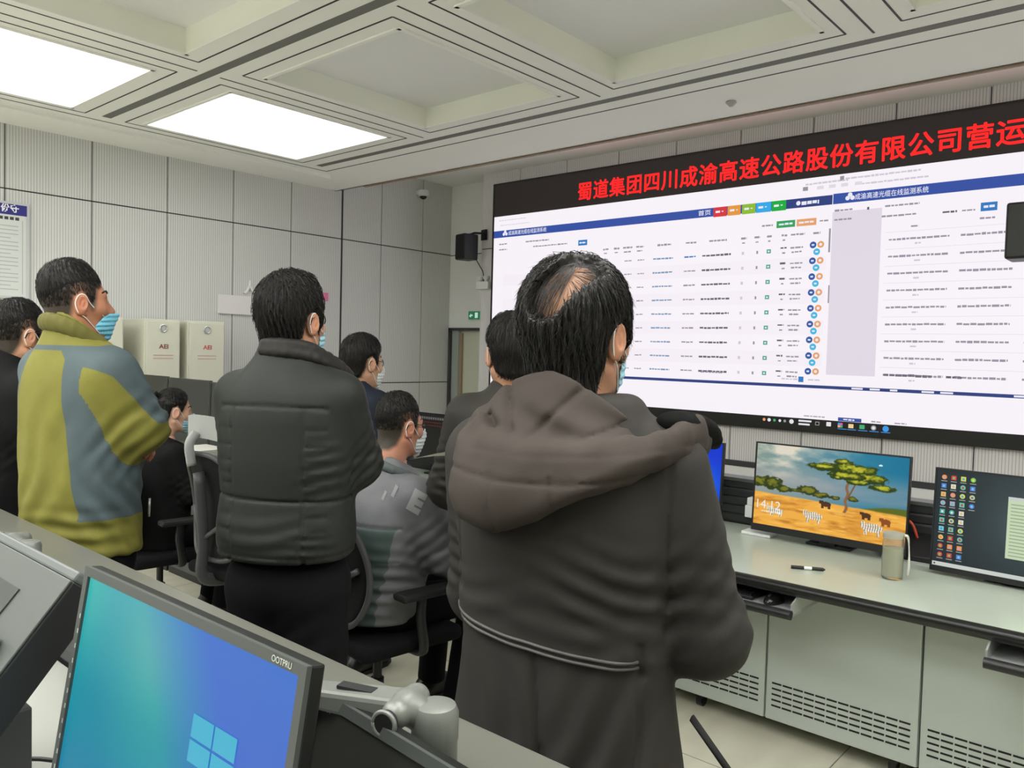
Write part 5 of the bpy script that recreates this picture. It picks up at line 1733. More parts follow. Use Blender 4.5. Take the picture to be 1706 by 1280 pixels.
def legs(par, hips, knees, ankles, toe=(1, 0), k=1.0, m=M_TROUSER, name='trousers', r=(0.098, 0.074, 0.062), pelvis=None, cut=None, foldlst=()):
    p = pelvis if pelvis is not None else ((np.array(hips[0]) + np.array(hips[1])) / 2 + np.array((0, 0, 0.05)))
    def fn(P):
        d = ell(P, p, (0.125 * k, 0.168 * k, 0.13 * k))
        for hp, kn, an in zip(hips, knees, ankles):
            d = smin(d, chain(P, [hp, kn, an], [r[0] * k, r[1] * k, r[2] * k], 0.02), 0.05)
        d = folds(P, d, foldlst)
        d = d + rough(P, 0.0022, 26, 4)
        d = smax(d, 0.075 - P[:, 2], 0.01)
        return d
    A = np.array(list(hips) + list(knees) + list(ankles) + [p])
    garment(par, name, fn, np.minimum(A.min(0) - 0.2, A.min(0) - 0.2), A.max(0) + 0.2, 0.010, m)
    t = np.array((toe[0], toe[1], 0.0))
    t /= np.linalg.norm(t)
    sd = np.array((-t[1], t[0], 0))
    for an in ankles:
        b = np.array((an[0], an[1], 0.0))
        Rm = np.stack([t, sd, np.array((0, 0, 1.0))], 1)
        def sfn(P):
            Q = (P - b) @ Rm
            d = chain(Q, [(-0.045, 0, 0.045), (0.05, 0, 0.055), (0.16, 0, 0.035)], [0.042, 0.045, 0.034], 0.03)
            d = smin(d, cap(Q, (-0.02, 0, 0.06), (0.0, 0, 0.12), 0.045, 0.05), 0.03)
            return smax(d, 0.012 - Q[:, 2], 0.006)
        V, F = polygonise(sfn, b + np.array((-0.26, -0.26, -0.01)), b + np.array((0.26, 0.26, 0.19)), 0.007)
        so = link_mesh('shoe', V, F, M_SHOE, None, par, True)
        pts = [b + Rm @ np.array(q) for q in ((-0.09, -0.022, 0), (-0.09, 0.022, 0), (-0.05, 0.042, 0), (0.06, 0.046, 0), (0.15, 0.036, 0), (0.195, 0.012, 0), (0.195, -0.012, 0), (0.15, -0.036, 0), (0.06, -0.046, 0), (-0.05, -0.042, 0))]
        MB().prism([(q[0], q[1]) for q in pts], (0, 0, 0.001), (1, 0, 0), (0, 1, 0), (0, 0, 0.018)).build('sole', M_SOLE, so)

def stand_legs(par, k, spread=0.082, hz=0.86, x=0.0, m=M_TROUSER, toe=(1, 0), foldlst=()):
    legs(par, [(x, spread, hz * k), (x, -spread, hz * k)], [(x + 0.02, spread * 1.1, 0.47 * k), (x + 0.02, -spread * 1.1, 0.47 * k)],
         [(x - 0.02, spread * 1.15, 0.09), (x - 0.02, -spread * 1.15, 0.09)], toe, k, m, foldlst=foldlst)

def trunk(rows, k, arms=()):
    L = Loft([(z, cx, cy, max(rx - 0.035, 0.03), max(ry - 0.035, 0.03)) for z, cx, cy, rx, ry in rows])
    def fn(P):
        d = L(P)
        for pts, rad in arms:
            d = smin(d, chain(P, pts, [max(q - 0.022, 0.022) for q in rad], 0.02), 0.03)
        return d
    return fn

# ------------------------------------------------------------------ office chairs
M_MESH = mat('chair_mesh', (0.012, 0.012, 0.013), 0.8, bump=(300, 0.4), spec=0.2)
M_FRAME = mat('chair_frame', (0.06, 0.06, 0.063), 0.45)
M_FRAME_L = mat('chair_frame_light', (0.33, 0.34, 0.33), 0.4)
M_SEAT = mat('chair_seat', (0.008, 0.008, 0.009), 0.9, bump=(200, 0.3), spec=0.15)

def office_chair(loc, rz, label, headrest=True, seat_z=0.47, lean=0.0):
    o = thing('office_chair', label, 'chair', loc, rz, 'mesh office chairs')
    # five castered legs and the gas column
    for k in range(5):
        a = 2 * math.pi * k / 5 + 0.3
        e = np.array((math.cos(a), math.sin(a), 0))
        mb = MB().tube([e * 0.03 + np.array((0, 0, 0.10)), e * 0.16 + np.array((0, 0, 0.088)), e * 0.29 + np.array((0, 0, 0.07))], [0.028, 0.022, 0.015], 8, flat=0.7)
        leg = mb.build('leg', M_BLACK, o, smooth=40)
        s = np.array((-e[1], e[0], 0))
        c = e * 0.285 + np.array((0, 0, 0.028))
        MB().cyl(c - s * 0.024, c - s * 0.006, 0.028, n=16).cyl(c + s * 0.006, c + s * 0.024, 0.028, n=16).cyl(c - s * 0.006, c + s * 0.006, 0.012).build('caster', M_BLACK, leg, smooth=40)
    MB().cyl((0, 0, 0.085), (0, 0, 0.25), 0.028).cyl((0, 0, 0.25), (0, 0, seat_z - 0.07), 0.018).box((-0.12, -0.07, seat_z - 0.085), (0.10, 0.07, seat_z - 0.05)).build('column', M_BLACK, o, smooth=40)
    V, F = polygonise(lambda P: smin(rbox(P, (0.02, 0, seat_z - 0.02), (0.24, 0.245, 0.032), 0.030), ell(P, (0.02, 0, seat_z - 0.005), (0.22, 0.22, 0.03)), 0.02), (-0.27, -0.29, seat_z - 0.08), (0.31, 0.29, seat_z + 0.06), 0.012)
    link_mesh('seat', V, F, M_SEAT, None, o, True)
    # backrest: shield outline, bowed forwards at the lumbar height
    def bx(z):
        t = (z - seat_z) / 0.6
        return -0.235 + 0.055 * math.sin(t * 3.0) - (0.10 + lean) * t - 0.01
    out = []
    for y, z in ((0.0, 0.06), (0.10, 0.065), (0.17, 0.10), (0.215, 0.19), (0.225, 0.30), (0.205, 0.42), (0.165, 0.53), (0.10, 0.585), (0.0, 0.595)):
        out.append((y, seat_z + z))
    half = smooth_pts([(0, y, z) for y, z in out], 4)
    loop = [(bx(p[2]) - 0.9 * p[1] ** 2 * -1.0, p[1], p[2]) for p in half]
    full = loop + [(p[0], -p[1], p[2]) for p in loop[::-1][1:-1]]
    full.append(full[0])
    MB().tube(full, 0.0125, 8, cap=False).build('back_frame', M_FRAME, o, smooth=True)
    n = len(loop)
    V, F = [], []
    for i, p in enumerate(loop):
        for j in range(9):
            y = p[1] * (1 - 2 * j / 8)
            V.append((bx(p[2]) + 0.9 * y * y, y, p[2]))
    for i in range(n - 1):
        for j in range(8):
            F.append((i * 9 + j, i * 9 + j + 1, (i + 1) * 9 + j + 1, (i + 1) * 9 + j))
    mo_ = link_mesh('backrest', V, F, M_MESH, None, o, True)
    sd = mo_.modifiers.new('thickness', 'SOLIDIFY')
    sd.thickness = 0.006
    MB().tube(smooth_pts([(-0.10, 0, seat_z - 0.065), (-0.27, 0, seat_z - 0.02), (bx(seat_z + 0.2) - 0.05, 0, seat_z + 0.16), (bx(seat_z + 0.5) - 0.03, 0, seat_z + 0.50)]), 0.02, 8, flat=1.6).tube(smooth_pts([(bx(seat_z + 0.2) - 0.05, 0, seat_z + 0.17), (bx(seat_z + .25) - 0.02, 0.10, seat_z + 0.24), (bx(seat_z + .3) + 0.02, 0.19, seat_z + 0.30)]), 0.012, 8).tube(smooth_pts([(bx(seat_z + 0.2) - 0.05, 0, seat_z + 0.17), (bx(seat_z + .25) - 0.02, -0.10, seat_z + 0.24), (bx(seat_z + .3) + 0.02, -0.19, seat_z + 0.30)]), 0.012, 8).build('back_support', M_FRAME, o, smooth=True)
    if headrest:
        xt, zt = bx(seat_z + 0.6), seat_z + 0.6
        MB().tube(smooth_pts([(xt - 0.03, 0, zt - 0.06), (xt - 0.045, 0, zt + 0.04), (xt - 0.01, 0, zt + 0.10)]), 0.016, 8, flat=1.6).build('headrest_post', M_FRAME_L, o, smooth=True)
        hr = [(xt + 0.02 + 0.35 * y * y * 4, y, zt + 0.115 + dz) for y, dz in ((-0.14, 0.0), (-0.07, 0.01), (0, 0.012), (0.07, 0.01), (0.14, 0.0))]
        hr = smooth_pts(hr, 4)
        V, F = [], []
        for p in hr:
            for dz, dx in ((-0.055, 0.0), (-0.02, 0.014), (0.02, 0.014), (0.055, 0.0), (0.055, -0.016), (-0.055, -0.016)):
                V.append((p[0] + dx, p[1], p[2] + dz))
        m_ = len(hr)
        for i in range(m_ - 1):
            for j in range(6):
                F.append((i * 6 + j, i * 6 + (j + 1) % 6, (i + 1) * 6 + (j + 1) % 6, (i + 1) * 6 + j))
        F += [tuple(range(5, -1, -1)), tuple((m_ - 1) * 6 + j for j in range(6))]
        link_mesh('headrest', V, F, M_FRAME_L, None, o, 50)
    for sg in (1, -1):
        a = MB().tube(smooth_pts([(0.02, sg * 0.20, seat_z - 0.05), (0.02, sg * 0.285, seat_z - 0.03), (0.0, sg * 0.29, seat_z + 0.10), (0.01, sg * 0.28, seat_z + 0.18)]), [0.022] * 19, 8, flat=0.6)
        ar = a.build('armrest', M_BLACK, o, smooth=True)
        MB().box((-0.10, sg * 0.28 - 0.042, seat_z + 0.18), (0.16, sg * 0.28 + 0.042, seat_z + 0.21)).build('arm_pad', M_BLACK_M, ar, bevel=0.012)
    return o

def at(px, py, d):
    """a point of the room seen at picture pixel (px, py), d metres along the view axis"""
    return np.array((0, 0, 1.6)) + d * (_f + CR * (px - 853) / FPX - CU * (py - 640) / FPX)

def figure(label, feet, yaw_deg):
    return thing('person', label, 'person', (feet[0], feet[1], 0), math.radians(yaw_deg))

def to_local(par, p):
    v = pmat(par).inverted() @ Vector(tuple(map(float, p)))
    return np.array(v)

def jacket_fn(rows, arms, fl=(), n=2.35, k=0.045, ramp=0.0025, rfreq=22, seed=3, post=None):
    L = Loft(rows, n)
    def fn(P):
        d = L(P)
        for pts, rad in arms:
            d = smin(d, chain(P, pts, rad, 0.03), k)
        d = folds(P, d, fl)
        d = d + rough(P, ramp, rfreq, seed)
        if post:
            d = post(P, d)
        return d
    return fn

def cut_neck(d, P, z0, slope, x0):
    return smax(d, P[:, 2] - (z0 - slope * (P[:, 0] - x0)), 0.006)

def sleeve_folds(sh, el, wr, lam=0.034, amp=0.0045):
    sh, el, wr = [np.array(q, float) for q in (sh, el, wr)]
    u = (el - sh) / np.linalg.norm(el - sh)
    w = (wr - el) / np.linalg.norm(wr - el)
    side = np.cross(u, w)
    side /= np.linalg.norm(side) + 1e-6
    return [(sh + u * 0.20, u + 0.3 * side, side, lam, 0.10, 0.12, amp), (el + w * 0.10, w + 0.2 * side, side, lam * 0.85, 0.09, 0.12, amp * 1.1), (el, u - w, side, lam, 0.07, 0.12, amp)]

# ================================================================== 1: man in the brown hooded coat
P1 = figure('person in a brown hooded coat standing with back turned in the centre foreground', tuple(at(953, 700, 1.44)[:2]), 18)
hc = to_local(P1, at(963, 563, 1.43))
ARM_R = ([(-0.01, -0.172, 1.405), (0.045, -0.240, 1.115), (0.22, -0.11, 1.12)], [0.080, 0.076, 0.058])
ARM_L = ([(-0.01, 0.165, 1.405), (0.09, 0.200, 1.12), (0.25, 0.03, 1.12)], [0.078, 0.074, 0.058])
rows1 = [(0.70, 0.0, 0, 0.172, 0.228), (0.85, 0.0, 0, 0.166, 0.218), (1.0, 0.0, 0, 0.158, 0.202), (1.09, 0.0, 0, 0.152, 0.192), (1.2, 0, 0, 0.153, 0.197), (1.32, -0.004, 0, 0.155, 0.203),
         (1.40, -0.012, 0, 0.148, 0.197), (1.45, -0.018, 0, 0.130, 0.176), (1.49, -0.022, 0, 0.112, 0.150), (1.53, -0.022, 0, 0.095, 0.115)]
fl1 = [((-0.13, -0.10, 1.215), (0.1, -0.30, 1), (0, 1, 0.25), 0.040, 0.06, 0.09, 0.0042), ((-0.14, -0.03, 1.15), (0, -0.12, 1), (0, 1, 0.1), 0.05, 0.05, 0.12, 0.0018),
       ((-0.02, -0.19, 1.20), (0.3, 0.2, 1), (1, 0, -.3), 0.045, 0.07, 0.10, 0.0032), ((-0.15, 0.12, 1.17), (0, 0.2, 1), (0, 1, 0), 0.05, 0.05, 0.10, 0.0015),
       ((-0.13, -0.12, 0.95), (0, 1, 0.5), (0, -0.5, 1), 0.06, 0.10, 0.16, 0.005), ((-0.16, 0.03, 1.00), (0, 1, -0.2), (0, 0.2, 1), 0.07, 0.08, 0.12, 0.004)] + sleeve_folds(*ARM_R[0], lam=0.045, amp=0.0026) + sleeve_folds(*ARM_L[0], amp=0.003)
def post1(P, d):
    x, y, z = P[:, 0], P[:, 1], P[:, 2]
    back = np.clip(-x * 20, 0, 1)
    d = d + 0.006 * np.clip(1.112 + 0.12 * y - z, 0, 0.02) / 0.02 * back            # skirt set below the waist seam
    d = d + 0.007 * np.exp(-((y - 0.004 + 0.10 * (1.08 - z)) / 0.005) ** 2) * back * (z < 1.10)                    # back vent
    d = d + 0.005 * np.exp(-((y + 0.160) / 0.005) ** 2) * np.clip(-x * 30, 0, 1) * (z < 1.13)                   # side seam
    d = d + 0.004 * np.exp(-((y + 0.196 + 0.14 * (z - 1.30) ** 2) / 0.004) ** 2) * (x < 0.03) * (z > 1.17) * (z < 1.43)
    d = d + 0.004 * np.exp(-((y - 0.172) / 0.004) ** 2) * (x < 0.03) * (z > 1.17) * (z < 1.43)
    return d
f1 = jacket_fn(rows1, [ARM_R, ARM_L], fl1, k=0.026, ramp=0.0022, post=post1)
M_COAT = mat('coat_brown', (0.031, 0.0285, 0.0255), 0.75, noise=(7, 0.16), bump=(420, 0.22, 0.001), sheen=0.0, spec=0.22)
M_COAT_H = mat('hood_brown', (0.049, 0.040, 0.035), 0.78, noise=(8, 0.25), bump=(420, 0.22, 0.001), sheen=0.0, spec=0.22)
build_head(P1, dict(hc=hc, s=0.99, yaw=-13, pitch=3, style='long', strands=(6500, 0.07, 0.0007), wild=0.06, whorl=(-0.060, -0.030, 0.16), scalp=lambda V: 0.034 - cap(V, (-0.036, -0.045, 0.135), (-0.112, -0.002, 0.066), 0.0), thin=((-0.030, -0.045, 0.14), (-0.11, 0.01, 0.075), 300, 0.06, 0.00055), h=0.0028, hh=0.0028, mask=True, neck=0.062,
    hair_mat=mat('hair_black_shine', (0.012, 0.011, 0.010), 0.36, spec=0.5, noise=(60, 0.5)), stubble=0.55, shade=(0.16, 0.11, 0.08),
    extra=lambda P, d: d + 0.08 * np.clip(1.5 - np.abs(cap(P, (-0.036, -0.045, 0.135), (-0.112, -0.002, 0.066), 0.0)) / 0.026, 0, 1),
    torso_box=((-0.2, -0.35, 0.62), (0.36, 0.35, 1.62))),
    hands=[('R', (0.23, -0.09, 1.095), (0.3, 1, 0.05), (0.4, 0, 1), 0.5), ('L', (0.26, 0.02, 1.135), (0.2, -1, 0.02), (0.6, 0, 1), 0.6)], torso=trunk(rows1, 1, [ARM_R, ARM_L]))
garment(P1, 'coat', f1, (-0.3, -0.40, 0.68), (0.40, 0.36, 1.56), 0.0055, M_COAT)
M_PIPE = mat('piping', (0.085, 0.078, 0.075), 0.5)
for dz in (0.0, -0.011):
    Q = np.array([(-0.40, y, 1.116 + 0.12 * y + dz) for y in np.linspace(0.188, -0.158, 40)])
    Q = march(f1, Q, (1, 0, 0))
    for _ in range(3):
        Q[1:-1] = (Q[:-2] + Q[1:-1] * 2 + Q[2:]) / 4
    MB().tube(Q - np.array((0.001, 0, 0)), 0.003, 8).build('waist_piping', M_PIPE, P1, smooth=True)
# hood: bunched upper part, rolled rim, hanging pouch
UP = Loft([(1.40, -0.03, 0, 0.155, 0.19), (1.45, -0.035, 0, 0.142, 0.172), (1.50, -0.038, 0.0, 0.120, 0.140), (1.545, -0.038, 0, 0.098, 0.108), (1.575, -0.036, 0, 0.086, 0.094), (1.60, -0.036, 0, 0.082, 0.09)], 2.1)
RIM = smooth_pts([(0.085, 0.125, 1.440), (0.02, 0.145, 1.462), (-0.085, 0.138, 1.462), (-0.158, 0.09, 1.436), (-0.183, 0.0, 1.412), (-0.165, -0.10, 1.425), (-0.10, -0.18, 1.446), (0.0, -0.222, 1.462), (0.09, -0.215, 1.455)], 2)
RS = np.array((1.7, 1.7, 1.0), dtype=np.float32)
def crease(u, w):
    return np.maximum(0, 1 - np.abs(u) / w) ** 1.5
def hood(P):
    x, y, z = P[:, 0], P[:, 1], P[:, 2]
    d = UP(P)
    d = d + 0.006 * np.sin(y * 52 + 9 * z + 3 * np.sin(z * 40)) * np.clip((1.57 - z) * 9, 0, 1) * np.clip(-x * 12, 0, 1)
    d = d + 0.010 * crease(y - 0.055 - 0.5 * (z - 1.48), 0.016) * (x < -0.05) + 0.008 * crease(y + 0.02 + 0.9 * (z - 1.50), 0.014) * (x < -0.04) + 0.008 * crease(z - 1.492 + 0.9 * np.abs(y - 0.11), 0.014) * (x < 0.02) + 0.006 * crease(z - 1.475 + 0.5 * (y + 0.10), 0.010) * (x < 0)
    d = smax(d, z - (1.572 - 0.62 * (x + 0.12) - 0.42 * np.maximum(0, -y - 0.005)), 0.008)
    d = smax(d, -cap(P, (-0.02, 0, 1.45), (-0.03, 0, 1.7), 0.066, 0.078), 0.008)
    r = None
    for i in range(len(RIM) - 1):
        c = cap(P * RS, RIM[i] * RS, RIM[i + 1] * RS, 0.034) / 1.35
        r = c if r is None else smin(r, c, 0.012)
    r = r + 0.002 * np.sin(y * 70 + z * 60) + 0.004 * crease(z - 1.437 - 0.35 * y * y, 0.006) * (x < 0.0)
    d = smin(d, r, 0.014)
    # pouch hanging down the back
    yy, zz = y.astype(np.float64), z.astype(np.float64)
    pol = poly2(yy, zz, [(0.158, 1.46), (0.160, 1.36), (0.138, 1.317), (0.06, 1.305), (-0.01, 1.328), (-0.10, 1.385), (-0.215, 1.452)]).astype(P.dtype)
    base = Loft(rows1)(P)
    th = 0.030 + 0.018 * np.exp(-((z - 1.36) / 0.06) ** 2)
    sh = np.abs(base - 0.012) - th
    po = smax(smax(sh, pol, 0.03), x + 0.02, 0.02)
    po = po - 0.004 * np.sin(y * 40 + z * 18) * 0.6
    d = smin(d, po, 0.022)
    for ys in (0.165, 0.062, -0.04):
        d = d + 0.0035 * np.exp(-((y - ys - 0.12 * (z - 1.38)) / 0.0035) ** 2) * (x < -0.05) * (z < 1.41)
    d = d + 0.0035 * np.exp(-((z - 1.395 - 0.55 * (y * y)) / 0.0035) ** 2) * (x < -0.05)
    d = d + rough(P, 0.0022, 34, 8)
    return d
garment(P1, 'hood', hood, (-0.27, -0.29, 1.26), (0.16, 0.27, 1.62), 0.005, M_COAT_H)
def lining(P):
    a = np.array((1.0, 1.0, 1.7), dtype=P.dtype)
    c = chain(P * a, [np.array(q) * a for q in smooth_pts([(-0.02, -0.192, 1.488), (0.05, -0.216, 1.474), (0.115, -0.234, 1.440)], 3)], [0.034, 0.036, 0.036, 0.034, 0.030, 0.024, 0.014], 0.01) / 1.5
    return c
garment(P1, 'hood_lining', lining, (-0.08, -0.34, 1.38), (0.21, -0.15, 1.54), 0.004, mat('lining_black', (0.006, 0.006, 0.006), 0.85, spec=0.1))
MB().obox((0.03, -0.262, 0.925), (0.0, -0.035, -0.042), (0.010, 0, 0.0), (0, 0.002, -0.0017)).build('belt_strap', M_BLACK_M, P1, smooth=True)
stand_legs(P1, 1.0)

# ================================================================== 2: man in the dark quilted jacket
P2 = figure('person in a dark green quilted jacket standing with back turned left of centre', tuple(at(485, 700, 2.32)[:2]), 31)
hc = to_local(P2, at(487, 537, 2.31))
AR = ([(-0.01, -0.155, 1.455), (0.10, -0.162, 1.255), (0.26, 0.02, 1.29)], [0.074, 0.074, 0.054])
AL = ([(-0.01, 0.155, 1.455), (0.09, 0.18, 1.23), (0.25, 0.0, 1.25)], [0.074, 0.074, 0.056])
rows2 = [(1.0, -0.005, 0, 0.160, 0.196), (1.07, -0.005, 0, 0.166, 0.198), (1.175, 0, 0, 0.158, 0.190), (1.28, -0.005, 0, 0.158, 0.198), (1.40, -0.012, 0, 0.152, 0.200), (1.47, -0.018, 0, 0.132, 0.178),
         (1.52, -0.02, 0, 0.108, 0.14), (1.555, -0.02, 0, 0.088, 0.10), (1.59, -0.015, 0, 0.078, 0.084), (1.63, -0.008, 0, 0.076, 0.080)]
fl2 = sleeve_folds(*AR[0], lam=0.035, amp=0.004) + sleeve_folds(*AL[0]) + [((-0.1, -0.15, 1.25), (0, 0.3, 1), (0, 1, 0), 0.035, 0.07, 0.05, 0.003), ((-0.15, 0.0, 1.07), (0, 0.1, 1), (0, 1, 0), 0.05, 0.06, 0.14, 0.002), ((-0.12, -0.12, 1.03), (0, 0, 1), (0, 1, 0), 0.03, 0.06, 0.05, 0.0025)]
def post2(P, d):
    x, y, z = P[:, 0], P[:, 1], P[:, 2]
    bk = (x < 0.02)
    g = lambda q, w=0.004: np.exp(-(q / w) ** 2)
    d = d + 0.005 * g(z - 1.435 + 0.25 * y * y) * bk * (np.abs(y) < 0.16)                     # yoke
    d = d + 0.006 * g(z - 1.175 - 0.02 * y) * (np.abs(y) < 0.21) * bk
    for ys in (-0.105, 0.105):
        d = d + 0.005 * g(y - ys) * bk * (z < 1.43)
    for zs in (1.05, 1.09, 1.13, 1.215, 1.245, 1.28, 1.325, 1.37):
        d = d + 0.0022 * g(z - zs) * bk * (np.abs(y) > 0.105) * (np.abs(y) < 0.16)
    d = d + 0.004 * g(z - 1.02) * (z < 1.1)
    d = cut_neck(d, P, 1.625, 0.25, -0.08)
    return smax(d, -cap(P, (-0.01, 0, 1.56), (-0.015, 0, 1.75), 0.060, 0.070), 0.004)
f2 = jacket_fn(rows2, [AR, AL], fl2, ramp=0.0024, post=post2)
M_QUILT = mat('quilt_green', (0.0155, 0.0178, 0.0155), 0.6, noise=(8, 0.15), bump=(300, 0.2, 0.001), sheen=0.0, spec=0.3)
def tuft2(P, d):    # tousled, fuller on the far side of the crown
    return d - 0.010 * np.exp(-((P[:, 0] - 0.03) / 0.06) ** 2 - ((P[:, 2] - 0.14) / 0.04) ** 2) - 0.004 * np.sin(P[:, 1] * 90 + P[:, 0] * 60)
build_head(P2, dict(hc=hc, s=0.96, yaw=-14, pitch=6, style='full', wild=0.3, strands=(4500, 0.032, 0.0009), whorl=(-0.05, 0.02, 0.16), mask=True, glasses=True, neck=0.056, extra=tuft2, mask_mat=M_MASK, torso_box=((-0.2, -0.33, 0.9), (0.36, 0.33, 1.66))),
    hands=[('R', (0.28, 0.04, 1.30), (0.25, 1, 0.2), (1, 0, 0.3), 0.4), ('L', (0.26, -0.02, 1.25), (0.3, -1, 0.2), (1, 0, 0.3), 0.5)], torso=trunk(rows2, 1, [AR, AL]))
garment(P2, 'jacket', f2, (-0.28, -0.30, 0.94), (0.40, 0.30, 1.66), 0.006, M_QUILT)
def coll2(P):
    L2 = chain(P, smooth_pts([(-0.09, 0.045, 1.585), (-0.095, -0.03, 1.582), (-0.05, -0.095, 1.565), (0.03, -0.125, 1.535), (0.105, -0.125, 1.505)], 3), [0.014] * 13, 0.01)
    q = chain(P, smooth_pts([(-0.088, 0.04, 1.61), (-0.09, -0.03, 1.608), (-0.05, -0.085, 1.595), (0.03, -0.12, 1.56), (0.11, -0.135, 1.52)], 3), [0.012] * 13, 0.01)
    return smin(L2, q, 0.018)
garment(P2, 'collar', coll2, (-0.14, -0.19, 1.46), (0.17, 0.1, 1.66), 0.005, mat('collar_dark', (0.016, 0.015, 0.013), 0.6, spec=0.3))
stand_legs(P2, 1.03, foldlst=[((-0.05, -0.1, 0.62), (0, 0.5, 1), (0, 1, 0), 0.07, 0.2, 0.1, 0.006)])

# ================================================================== 3: man in the olive and slate jacket
P3 = figure('person in an olive and slate work jacket with arms crossed, blue mask under the nose', tuple(at(136, 700, 2.50)[:2]), 12)
hc = to_local(P3, at(125, 506, 2.47))
AR = ([(0.0, -0.155, 1.505), (0.075, -0.185, 1.335), (0.175, -0.02, 1.31)], [0.080, 0.078, 0.054])
AL = ([(0.0, 0.17, 1.505), (0.10, 0.20, 1.30), (0.16, -0.02, 1.265)], [0.084, 0.08, 0.055])
rows3 = [(0.945, 0.0, 0, 0.148, 0.202), (0.985, 0.0, 0, 0.150, 0.198), (1.05, 0.0, 0, 0.152, 0.192), (1.2, 0, 0, 0.148, 0.19), (1.35, -0.003, 0, 0.144, 0.194), (1.46, -0.008, 0, 0.138, 0.19), (1.53, -0.012, 0, 0.122, 0.168),
         (1.575, -0.018, 0, 0.104, 0.13), (1.61, -0.018, 0, 0.090, 0.098), (1.65, -0.016, 0, 0.084, 0.088), (1.70, -0.014, 0, 0.080, 0.084)]
fl3 = sleeve_folds(*AR[0], lam=0.05, amp=0.006) + sleeve_folds(*AL[0]) + [((-0.15, -0.02, 1.2), (0, 1, 0.3), (0, -.3, 1), 0.09, 0.12, 0.2, 0.004), ((0, -0.2, 1.1), (1, 0, 0.5), (-.5, 0, 1), 0.06, 0.14, 0.14, 0.005), ((-0.1, -0.12, 1.02), (0, 0, 1), (0, 1, 0), 0.05, 0.07, 0.2, 0.004)]
def post3(P, d):
    x, y, z = P[:, 0], P[:, 1], P[:, 2]
    d = cut_neck(d, P, 1.672, 0.85, -0.07)
    d = smax(d, -cap(P, (-0.01, 0, 1.55), (-0.01, 0, 1.8), 0.066, 0.072), 0.004)
    return d
f3 = jacket_fn(rows3, [AR, AL], fl3, ramp=0.003, rfreq=16, post=post3)
sh3, el3, wr3 = [np.array(q) for q in AR[0]]
def zone3(V):
    x, y, z = V[:, 0], V[:, 1], V[:, 2]
    olive = -0.05 + 0 * x
    back = np.minimum(np.minimum(0.128 - 0.12 * (z - 1.25) - np.abs(y), -x), 1.57 - z - 1.2 * np.maximum(0, np.abs(y) - 0.07))
    olive = np.maximum(olive, back)
    olive = np.maximum(olive, 1.065 - z)
    olive = np.maximum(olive, z - 1.585)
    olive = np.maximum(olive, np.minimum(x - 0.125, 0.06 - np.abs(y + 0.06)))
    ta = np.clip((V - sh3) @ (el3 - sh3) / ((el3 - sh3) @ (el3 - sh3)), 0, 1.0)
    ax = sh3 + ta[:, None] * (el3 - sh3)
    q = V - ax
    near = np.linalg.norm(q, axis=1)
    tf = np.clip((V - el3) @ (wr3 - el3) / ((wr3 - el3) @ (wr3 - el3)), 0, 1.0)
    near2 = np.linalg.norm(V - el3 - tf[:, None] * (wr3 - el3), axis=1)
    armd = np.maximum(np.minimum(0.122 - near, -0.150 - y), np.minimum(0.12 - near2, np.maximum(-0.20 - y, x - 0.15)))
    low = -(q[:, 2] + 0.55 * q[:, 0]) - 0.034 + 0.05 * ta
    low = np.minimum(low, 0.3)
    gus = np.where(ta >= 0.999, -(V[:, 2] - el3[2]) - 0.0 + 0.02, low)
    olive = np.where(armd > 0, np.minimum(gus, np.maximum(armd, olive)), olive)
    return 0.5 + np.clip(olive * 6, -0.45, 0.45)
M_OLIVE = attr_mat('work_jacket', 'zone', [srgb(82, 96, 100), srgb(124, 121, 54)], [0.0, 0.5], rough=0.7, bump=(260, 0.15, 0.001), spec=0.3)
build_head(P3, dict(hc=hc, s=0.96, yaw=-16, pitch=4, style='crop', strands=(2500, 0.014, 0.0007), whorl=(-0.07, 0, 0.17), mask=True, pleats=True, neck=0.066, skin=srgb(186, 128, 98), shade=(0.055, 0.04, 0.03),
    mask_poly=[(0.135, -0.034), (0.088, -0.034), (0.064, -0.046), (0.036, -0.072), (0.040, -0.130), (0.085, -0.152), (0.14, -0.135)], loop_ends=((0.066, -0.046), (0.052, -0.10)), mask_mat=mat('mask_blue_deep', srgb(120, 196, 222), 0.75, noise=(25, 0.12)), torso_box=((-0.25, -0.36, 0.9), (0.40, 0.36, 1.72))),
    hands=[('L', (0.152, -0.045, 1.262), (-0.30, -1, 0.10), (0.7, 0, 0.7), 0.35), ('R', (0.175, 0.0, 1.31), (-0.2, 1, 0.0), (0.7, 0, 0.7), 0.5)], torso=trunk(rows3, 1, [AR, AL]))
garment(P3, 'work_jacket', f3, (-0.29, -0.36, 0.91), (0.40, 0.36, 1.72), 0.006, M_OLIVE, attrs={'zone': zone3})
def coll3(P):
    a = np.array((1.6, 1.6, 1.0), dtype=P.dtype)
    c = chain(P * a, [np.array(q) * a for q in smooth_pts([(-0.086, 0.06, 1.655), (-0.100, -0.01, 1.655), (-0.074, -0.076, 1.635), (-0.005, -0.100, 1.585), (0.07, -0.102, 1.52), (0.125, -0.088, 1.455)], 3)], [0.026] * 9 + [0.030] * 7, 0.012) / 1.4
    return c
garment(P3, 'collar', coll3, (-0.13, -0.17, 1.38), (0.20, 0.10, 1.68), 0.005, attr_mat('collar_olive', 'zone', [srgb(104, 100, 48), srgb(40, 38, 24)], [0.0, 0.5], rough=0.7), attrs={'zone': lambda V: np.clip(0.5 + (V[:, 0] - 0.06) * 6, 0, 1)})
MB().tube([(0.168, -0.10, 1.03), (0.170, -0.10, 1.09)], 0.004, 6).build('zip_pull', M_SILVER, P3, smooth=True)
stand_legs(P3, 1.05)

